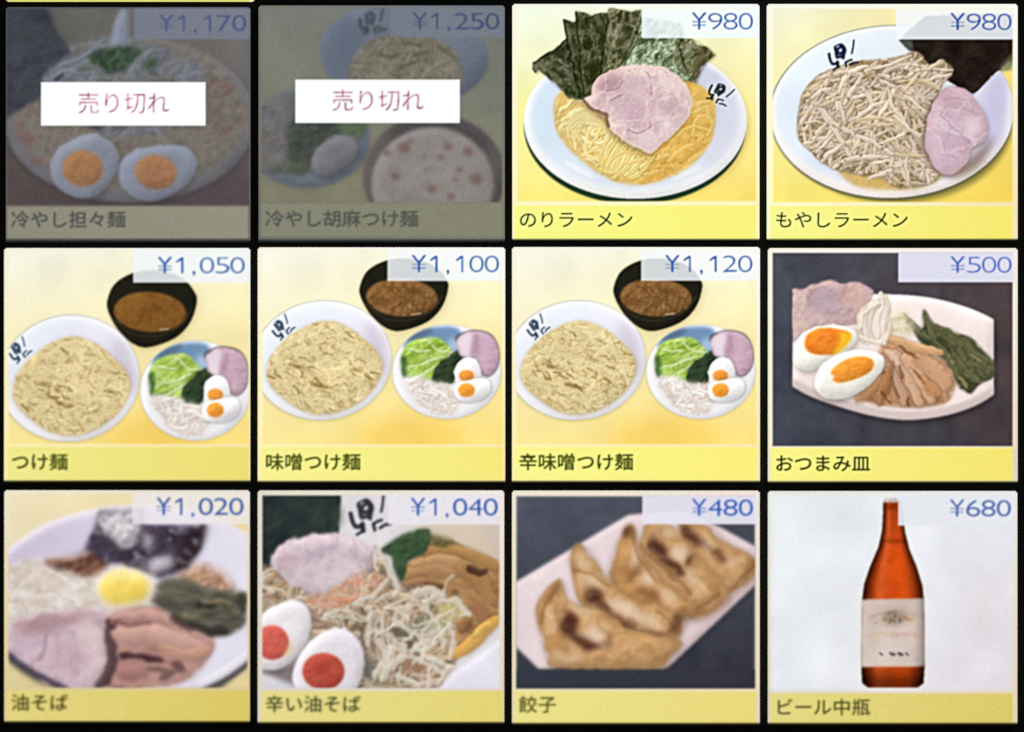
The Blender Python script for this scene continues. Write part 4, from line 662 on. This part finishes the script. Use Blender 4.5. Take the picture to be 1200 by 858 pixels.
# ---- row 3, column 3: dumplings
def dumplings():
    t = tile((600, 575, 890.3, 852), (595, 568, 2.96), 'menu button priced 480 yen, row of browned dumplings on an oblong white plate')
    begin(t, [(232, 224, 206), (232, 222, 210), (224, 212, 176), (226, 212, 186)])
    backdrop(t, [(82, 86, 98), (78, 80, 92), (56, 60, 72), (56, 56, 64)], 30, 858, 40, 708, 1.2, .2); keep_photo(t)
    p = t.part('plate'); mp = t.poly([(15, 345), (30, 336), (405, 112), (420, 105), (466, 100), (600, 90), (735, 146), (862, 216), (880, 230), (880, 330), (862, 345), (560, 630), (540, 641), (108, 641), (30, 565), (15, 555)], False, 3); t.shadow(mp, 5, 6, 8, .5, (20, 20, 26), t.mp); t.form(mp, [(220, 202, 206), (226, 210, 212), (214, 196, 202)], p, 160, 12, .2, 0)
    t.put(t.ell(110, 318, 34, 7, -30, 4), (240, 228, 228), None, .8); t.put(blur(t.poly([(560, 600), (862, 310), (862, 345), (545, 641)], False, 5), 4)*mp, (200, 172, 168), None, .6)
    tan = [(194, 150, 102), (206, 164, 116), (182, 136, 88), (214, 180, 138)]
    def gyoza(P, sears, pale, ridge, cols=tan):
        q = t.part('dumpling'); m = t.poly(P, True, 2.6); t.form(m, cols, q, 60, 22, .6, .12, fine=.02, rim=(166, 130, 86), sh=(4, 6, 10, .45, (80, 50, 34)))
        for (x, y, rx, ry, ro, a) in pale: t.put(blur(t.ell(x, y, rx, ry, ro, 8), 3)*m, (222, 198, 174), None, min(1, a*1.2))
        for (x, y, rx, ry, ro, a) in sears: t.put(blur(t.ell(x, y, rx, ry, ro, 6), 3)*m*np.clip(.45+1.1*t.noise(26), 0, 1), (74, 42, 34), None, a)
        for L in ridge: t.strand(L, 9, (146, 102, 66), None, .2, .3, .6, m); 
        t.dots(m, 50, 6, [(150, 104, 62), (222, 186, 144)], .4, len(t.parts)); return m
    gyoza([(590, 150), (620, 130), (700, 148), (760, 200), (850, 250), (870, 290), (840, 330), (780, 372), (720, 400), (660, 330)], [(635, 180, 50, 18, 40, .9), (735, 250, 24, 18, 20, .8), (700, 225, 40, 8, 40, .6), (835, 290, 10, 40, 40, .4)], [(690, 205, 30, 20, 40, .7), (780, 270, 30, 20, 0, .5), (740, 340, 24, 20, 0, .4)], [[(780, 350), (810, 310), (850, 280)]])
    gyoza([(466, 170), (490, 130), (560, 140), (620, 200), (680, 270), (740, 330), (770, 390), (700, 450), (640, 470), (615, 430), (535, 345), (462, 250)], [(520, 215, 22, 40, -30, .95), (570, 285, 60, 18, 40, .95), (632, 265, 16, 26, 0, .85), (520, 165, 40, 10, 0, .3)], [(590, 240, 34, 24, 30, .8), (640, 330, 40, 22, 45, .6), (560, 165, 30, 16, 0, .5)], [[(470, 205), (540, 290), (640, 380)], [(640, 440), (690, 410), (730, 380)]])
    gyoza([(352, 310), (365, 240), (392, 175), (415, 135), (440, 150), (455, 210), (520, 300), (600, 380), (650, 410), (640, 450), (590, 470), (480, 440), (400, 400)], [(408, 165, 18, 26, 10, .8), (490, 380, 50, 12, 25, .6), (445, 300, 12, 30, 30, .5), (390, 300, 40, 50, 0, .15)], [(440, 250, 20, 44, -10, .6), (490, 330, 30, 22, 30, .8), (560, 390, 50, 20, 35, .6)], [[(430, 170), (450, 250), (520, 330)]], [(194, 142, 88), (200, 152, 98), (184, 130, 80), (206, 168, 122)])
    gyoza([(218, 260), (228, 210), (255, 208), (300, 260), (350, 330), (450, 395), (560, 430), (615, 445), (608, 500), (580, 545), (520, 540), (400, 505), (300, 440), (245, 400), (228, 330)], [(300, 385, 34, 24, 40, .95), (335, 430, 34, 14, 40, .95), (400, 475, 50, 9, 18, .9), (590, 480, 16, 40, 20, .9), (490, 515, 60, 8, 12, .6), (228, 300, 8, 40, 5, .4)], [(290, 335, 40, 30, 20, .5), (400, 425, 70, 24, 28, .8), (490, 470, 50, 20, 25, .7), (260, 260, 20, 30, 0, .5)], [[(235, 300), (290, 310), (350, 350)], [(520, 440), (560, 470), (565, 520)]])
    gyoza([(98, 430), (125, 375), (160, 340), (187, 330), (205, 395), (270, 425), (340, 455), (440, 500), (560, 535), (605, 550), (560, 600), (500, 641), (180, 641), (135, 590), (112, 510)], [(215, 490, 32, 38, 40, .95), (250, 540, 60, 16, 30, .85), (290, 560, 40, 12, 0, .8), (345, 540, 14, 26, 20, .5), (150, 385, 8, 40, 35, .6), (205, 450, 40, 10, 40, .4)], [(300, 525, 46, 26, 20, .85), (250, 440, 50, 16, 20, .5), (200, 600, 60, 20, 0, .4)], [[(118, 470), (140, 400), (180, 350)]])
    cut_photo(t, 15, 50, 1.3)
    t.put(t.box(28, 642, 862, 708, 3)*t.mp, lerp2(t, (82, 86, 98), (78, 80, 92), (56, 60, 72), (56, 56, 64)), t.pb, 1)
    price(t, '\u00a5480', (48, 84, 178), (224, 222, 234), .95, 467, 866, 38, 138, 52, 108, 852, .55, .95, .014)
    caption(t, '\u9903\u5b50', (230, 220, 136), (228, 212, 122), (88, 90, 38), 716, 830, soft=1.0, a=.85, thin=.0, yc=764, ghost=.4)
    finish(t, .9, None, .03, .6, lip=5, lip_sheen=(44, 44, 16))
# ---- row 3, column 4: bottled beer
def beer():
    t = tile((899.8, 575.5, 1192.2, 852), (895, 568, 2.957), 'menu button priced 680 yen, brown beer bottle on a plain white picture')
    begin(t, [(226, 224, 216), (228, 226, 222), (216, 208, 180), (224, 208, 178)])
    backdrop(t, [(226, 231, 233), (226, 228, 235), (228, 232, 236), (222, 214, 220)], 24, 866, 36, 716, 5)
    t.put(blur(t.ell(770, 440, 60, 140, 0, 10), 20), (226, 214, 218), None, .6); keep_photo(t)
    b = t.part('beer_bottle'); L = [(415, 58), (413, 110), (410, 160), (398, 215), (368, 285), (348, 345), (341, 400), (338, 640), (341, 688), (360, 703)]; R = [(535, 703), (554, 688), (557, 640), (555, 400), (550, 350), (530, 285), (505, 225), (490, 165), (482, 110), (478, 58)]
    m = t.poly(L+R, False, 1.5); t.put(blur(m, 4), (232, 222, 200), None, .8)
    left = np.interp(t.Y, [p[1] for p in L[:-1]], [p[0] for p in L[:-1]]); right = np.interp(t.Y, [p[1] for p in R[::-1][:-1]], [p[0] for p in R[::-1][:-1]])
    u = np.clip((t.X-left)/(right-left), 0, 1); e = np.abs(u-.5)*2
    C = rgb((200, 78, 28))*(1-.0*e)[..., None]; C = C*(1-.8*np.clip((e-.45)/.55, 0, 1)**1.3)[..., None]*(1-.18*np.clip((200-t.Y)/140, 0, 1))[..., None]
    C = C+(rgb((228, 110, 56))-C)*(np.exp(-((u-.28)/.09)**2)*.45)[..., None]; C = C+(rgb((226, 84, 14))-C)*(np.exp(-((u-.6)/.14)**2)*.5*(t.Y > 220))[..., None]
    C = C*(1-.45*np.clip((t.Y-620)/60, 0, 1))[..., None]*(1-.2*np.exp(-((t.Y-195)/9)**2))[..., None]; C = C*(.94+.12*t.noise(26))[..., None]
    t.put(m, np.clip(C, 0, 1), b)
    q = t.part('cap', b); t.form(t.poly([(418, 46), (462, 46), (466, 62), (414, 62)], False, 2), [(212, 200, 196), (190, 170, 160)], q, 12); t.put(t.box(414, 64, 466, 90, 3), (110, 40, 18), None, .5)
    l = t.part('paper_label', b); ml = t.poly([(340, 398), (555, 394), (556, 630), (338, 632)], False, 2.4); Cl = rgb((210, 194, 186))*(1-.3*np.clip((e-.6)/.4, 0, 1)**1.4*(u > .3))[..., None]*(.95+.08*t.noise(40))[..., None]; t.put(ml, Cl, l)
    t.put(blur(t.ell(452, 460, 40, 24, 0, 6), 3), (128, 108, 90), None, .8); t.put(blur(t.ell(450, 452, 80, 40, 0, 6), 6), (180, 160, 140), None, .4); t.dots(t.ell(452, 460, 44, 24), 24, 7, [(88, 74, 58), (120, 90, 60)], .7, 3); t.dots(t.ell(505, 460, 24, 16), 8, 8, [(196, 140, 70), (160, 100, 80)], .6, 4); t.dots(t.ell(380, 470, 26, 20), 10, 5, [(140, 130, 118), (170, 150, 120)], .6, 5)
    for k in range(15): x = 366+k*12.4; t.strand([(x, 440-abs(k-7)*-2.4), (x+5, 434-abs(k-7)*-2.4)], 5, (150, 134, 124), None, 0, 0, .5)
    t.img[:] = np.where((ml > .3)[..., None], blur(t.img, 1.6), t.img)
    w = t.part('label_lettering', b)
    mt = 0
    r = np.random.default_rng(4)
    for k in range(12): x = 362+k*15.4; t.strand([(x, 512+r.uniform(-4, 4)), (x+r.uniform(2, 8), 526+r.uniform(-4, 4)), (x+9, 515)], 7, (194, 152, 138) if k > 4 else (206, 182, 146), w, 0, 0, .5)
    for x in (402, 438, 448, 466, 474, 492): t.strand([(x, 583), (x+8, 590)], 9 if x in (438, 466) else 6, (74, 74, 70), w, 0, 0, .8)
    cut_photo(t, 2, 16, .5)
    price(t, '\u00a5680', (66, 94, 166), (224, 226, 232), .93, 466, 866, 36, 142, 54, 110, 858, .7, .92, .014)
    caption(t, '\u30d3\u30fc\u30eb\u4e2d\u74f6', (224, 212, 130), (216, 198, 106), (84, 84, 40), 724, 828, soft=1.0, a=.82, thin=.0, yc=772, ghost=.4)
    finish(t, .75, None, .03, .7, lip=5, lip_sheen=(44, 42, 16))
# ---- a button of the row above, of which only the lowest edge shows
def upper_button():
    t = tile((7, -272, 298.5, 2.2), (0, -280, 2.96), 'lit menu button above the 1,170 yen button, only its yellow lower edge showing')
    begin(t, [(240, 236, 220), (240, 236, 220), (246, 240, 190), (246, 240, 190)]); backdrop(t, [(238, 236, 214), (244, 232, 190), (246, 226, 140), (246, 220, 120)])
    caption(t, '', (232, 230, 124), (222, 220, 116), (60, 70, 20)); t.put(t.box(20, 790, 866, 850), (214, 212, 104), None, .8)
    finish(t, .6, None, .02, .4, lip=0)

# ------------------------------------------------------------------ build: black panel, then the buttons
def mesh_object(name, verts, faces, mat, parent=None):
    me = bpy.data.meshes.new(name); me.from_pydata(verts, [], faces); me.materials.append(mat); me.update()
    o = bpy.data.objects.new(name, me); scene.collection.objects.link(o)
    if parent: o.parent = parent
    return o
def slab(name, x0, x1, z0, z1, y0, y1, bev, mat, parent=None):
    """flat plate facing -y, front edge chamfered by bev"""
    f = [(x0+bev, y0, z0+bev), (x1-bev, y0, z0+bev), (x1-bev, y0, z1-bev), (x0+bev, y0, z1-bev)]
    c = [(x0, y0+bev, z0), (x1, y0+bev, z0), (x1, y0+bev, z1), (x0, y0+bev, z1)]; b = [(x0, y1, z0), (x1, y1, z0), (x1, y1, z1), (x0, y1, z1)]
    F = [(0, 1, 2, 3), (11, 10, 9, 8)]
    for i in range(4): j = (i+1) % 4; F += [(4+i, 4+j, j, i), (8+i, 8+j, 4+j, 4+i)]
    return mesh_object(name, f+c+b, F, mat, parent)
panel = slab('screen_panel', -0.18, 0.18, -0.14, 0.2, 0.0025, 0.012, 0.001, M_BLACK); panel['kind'] = 'structure'

def lin(v): return np.where(v <= 0.04045, v/12.92, ((v+0.055)/1.055)**2.4)
def split_pieces(t):
    """a backdrop that the dish cuts into several patches becomes one part per patch"""
    M = t.cell == t.pb; lab = np.where(M, np.arange(M.size).reshape(M.shape)+1, 0)
    while True:
        p = np.pad(lab, 1); n = np.maximum.reduce([lab, p[:-2, 1:-1], p[2:, 1:-1], p[1:-1, :-2], p[1:-1, 2:]])*M
        n = np.maximum(n, np.where(M, n.ravel()[np.maximum(n, 1)-1], 0))
        if (n == lab).all(): break
        lab = n
    ids, cnt = np.unique(lab[M], return_counts=True); first = True
    for i in np.argsort(-cnt):
        if cnt[i] < 40: t.cell[lab == ids[i]] = t.pf
        elif first: first = False
        else: t.cell[lab == ids[i]] = t.part('photo_backdrop')
def build(t):
    x0, y0, x1, y1 = t.rect; gx = np.linspace(x0, x1, t.W+1); gy = np.linspace(y0, y1, t.H+1)
    cx, cz = at((x0+x1)/2, y1)
    root = bpy.data.objects.new('menu_button', None); scene.collection.objects.link(root); root.location = (cx, 0, cz); root.empty_display_size = .01
    root['label'] = t.label; root['category'] = 'menu button'; root['group'] = 'buttons of the touch-screen menu'
    R = np.array(CROT); D = np.stack(np.broadcast_arrays((gx[None, :]-600)/1200*.36, -(gy[:, None]-429)/1200*.36, -1.0), -1) @ R.T
    tt = -CAM.y/D[..., 1]; V = np.zeros(D.shape, np.float32); V[..., 0] = CAM.x+D[..., 0]*tt-cx; V[..., 2] = CAM.z+D[..., 2]*tt-cz
    V = V.reshape(-1, 3); col = np.concatenate([lin(t.v), np.ones(t.v.shape[:2]+(1,))], 2).reshape(-1, 4).astype(np.float32)
    ii, jj = np.mgrid[0:t.H, 0:t.W]; a = ii*(t.W+1)+jj; quads = np.stack([a+t.W+1, a+t.W+2, a+1, a], -1)
    keep = np.ones((t.H, t.W), bool)                                    # rounded corners
    for ci, cj in ((0, 0), (0, 1), (1, 0), (1, 1)):
        for i in range(3):
            for j in range(3):
                if (2.5-i)**2+(2.5-j)**2 > 8.2: keep[-1-i if ci else i, -1-j if cj else j] = False
    split_pieces(t)
    objs = {}
    for pid, (name, parent) in enumerate(t.parts):
        q = quads[(t.cell == pid) & keep]
        if len(q) == 0: continue
        u, inv = np.unique(q.ravel(), return_inverse=True)
        me = bpy.data.meshes.new(name); me.vertices.add(len(u)); me.vertices.foreach_set('co', V[u].ravel())
        me.loops.add(len(q)*4); me.loops.foreach_set('vertex_index', inv.astype(np.int32).ravel())
        me.polygons.add(len(q)); me.polygons.foreach_set('loop_start', np.arange(0, len(q)*4, 4, dtype=np.int32))
        me.update(calc_edges=True); me.materials.append(M_DOTS)
        ca = me.color_attributes.new('dots', 'FLOAT_COLOR', 'POINT'); ca.data.foreach_set('color', col[u].ravel())
        o = bpy.data.objects.new(name, me); scene.collection.objects.link(o); o.parent = objs.get(parent, root) if parent is not None else root
        objs[pid] = o
    ax, az = at(x0, y1); bx, bz = at(x1, y0)
    slab('housing', ax-cx+.0002, bx-cx-.0002, az-cz+.0002, bz-cz-.0002, .00015, .0028, .0005, M_HOUSE, root)
    return root

BROTH_A = [(128, 92, 52), (146, 108, 66), (116, 80, 42), (156, 120, 76)]
PAINT = [cold_tantan, cold_sesame, nori_ramen, sprout_ramen,
    lambda: dipping((4.8, 290.8, 293.3, 567), (0, 283, 2.96), 'lit menu button priced 1,050 yen, dipping noodles with smooth brown soup', (1.012, 2, 1.06, 38), '\u00a51,050', '\u3064\u3051\u9eba',
        [(128, 86, 40), (138, 96, 48), (120, 78, 34)], .85, .026, .86, .985, ((238, 232, 140), (236, 220, 116)), (84, 92, 34), 1.0, (57, 326, 44, -18)),
    lambda: dipping((302, 290, 592, 567.5), (298, 283, 2.96), 'lit menu button priced 1,100 yen, miso dipping noodles with speckled brown soup', (1, 0, 1, 0), '\u00a51,100', '\u5473\u564c\u3064\u3051\u9eba',
        BROTH_A, .62, .022, .84, 1.0, ((242, 236, 144), (240, 228, 122)), (74, 86, 26), .8, (90, 304, 45, -20)),
    lambda: dipping((600, 289.6, 890.6, 567.5), (595, 283, 2.96), 'lit menu button priced 1,120 yen, spicy miso dipping noodles with speckled brown soup', (1, 2, 1, 0), '\u00a51,120', '\u8f9b\u5473\u564c\u3064\u3051\u9eba',
        BROTH_A, .56, .020, .84, 1.0, ((244, 240, 140), (246, 234, 122)), (66, 78, 20), .7, (93, 302, 45, -18)),
    snack_plate, oil_noodles, spicy_noodles, dumplings, beer, upper_button]
for f in PAINT: f()
for t in TILES: build(t)
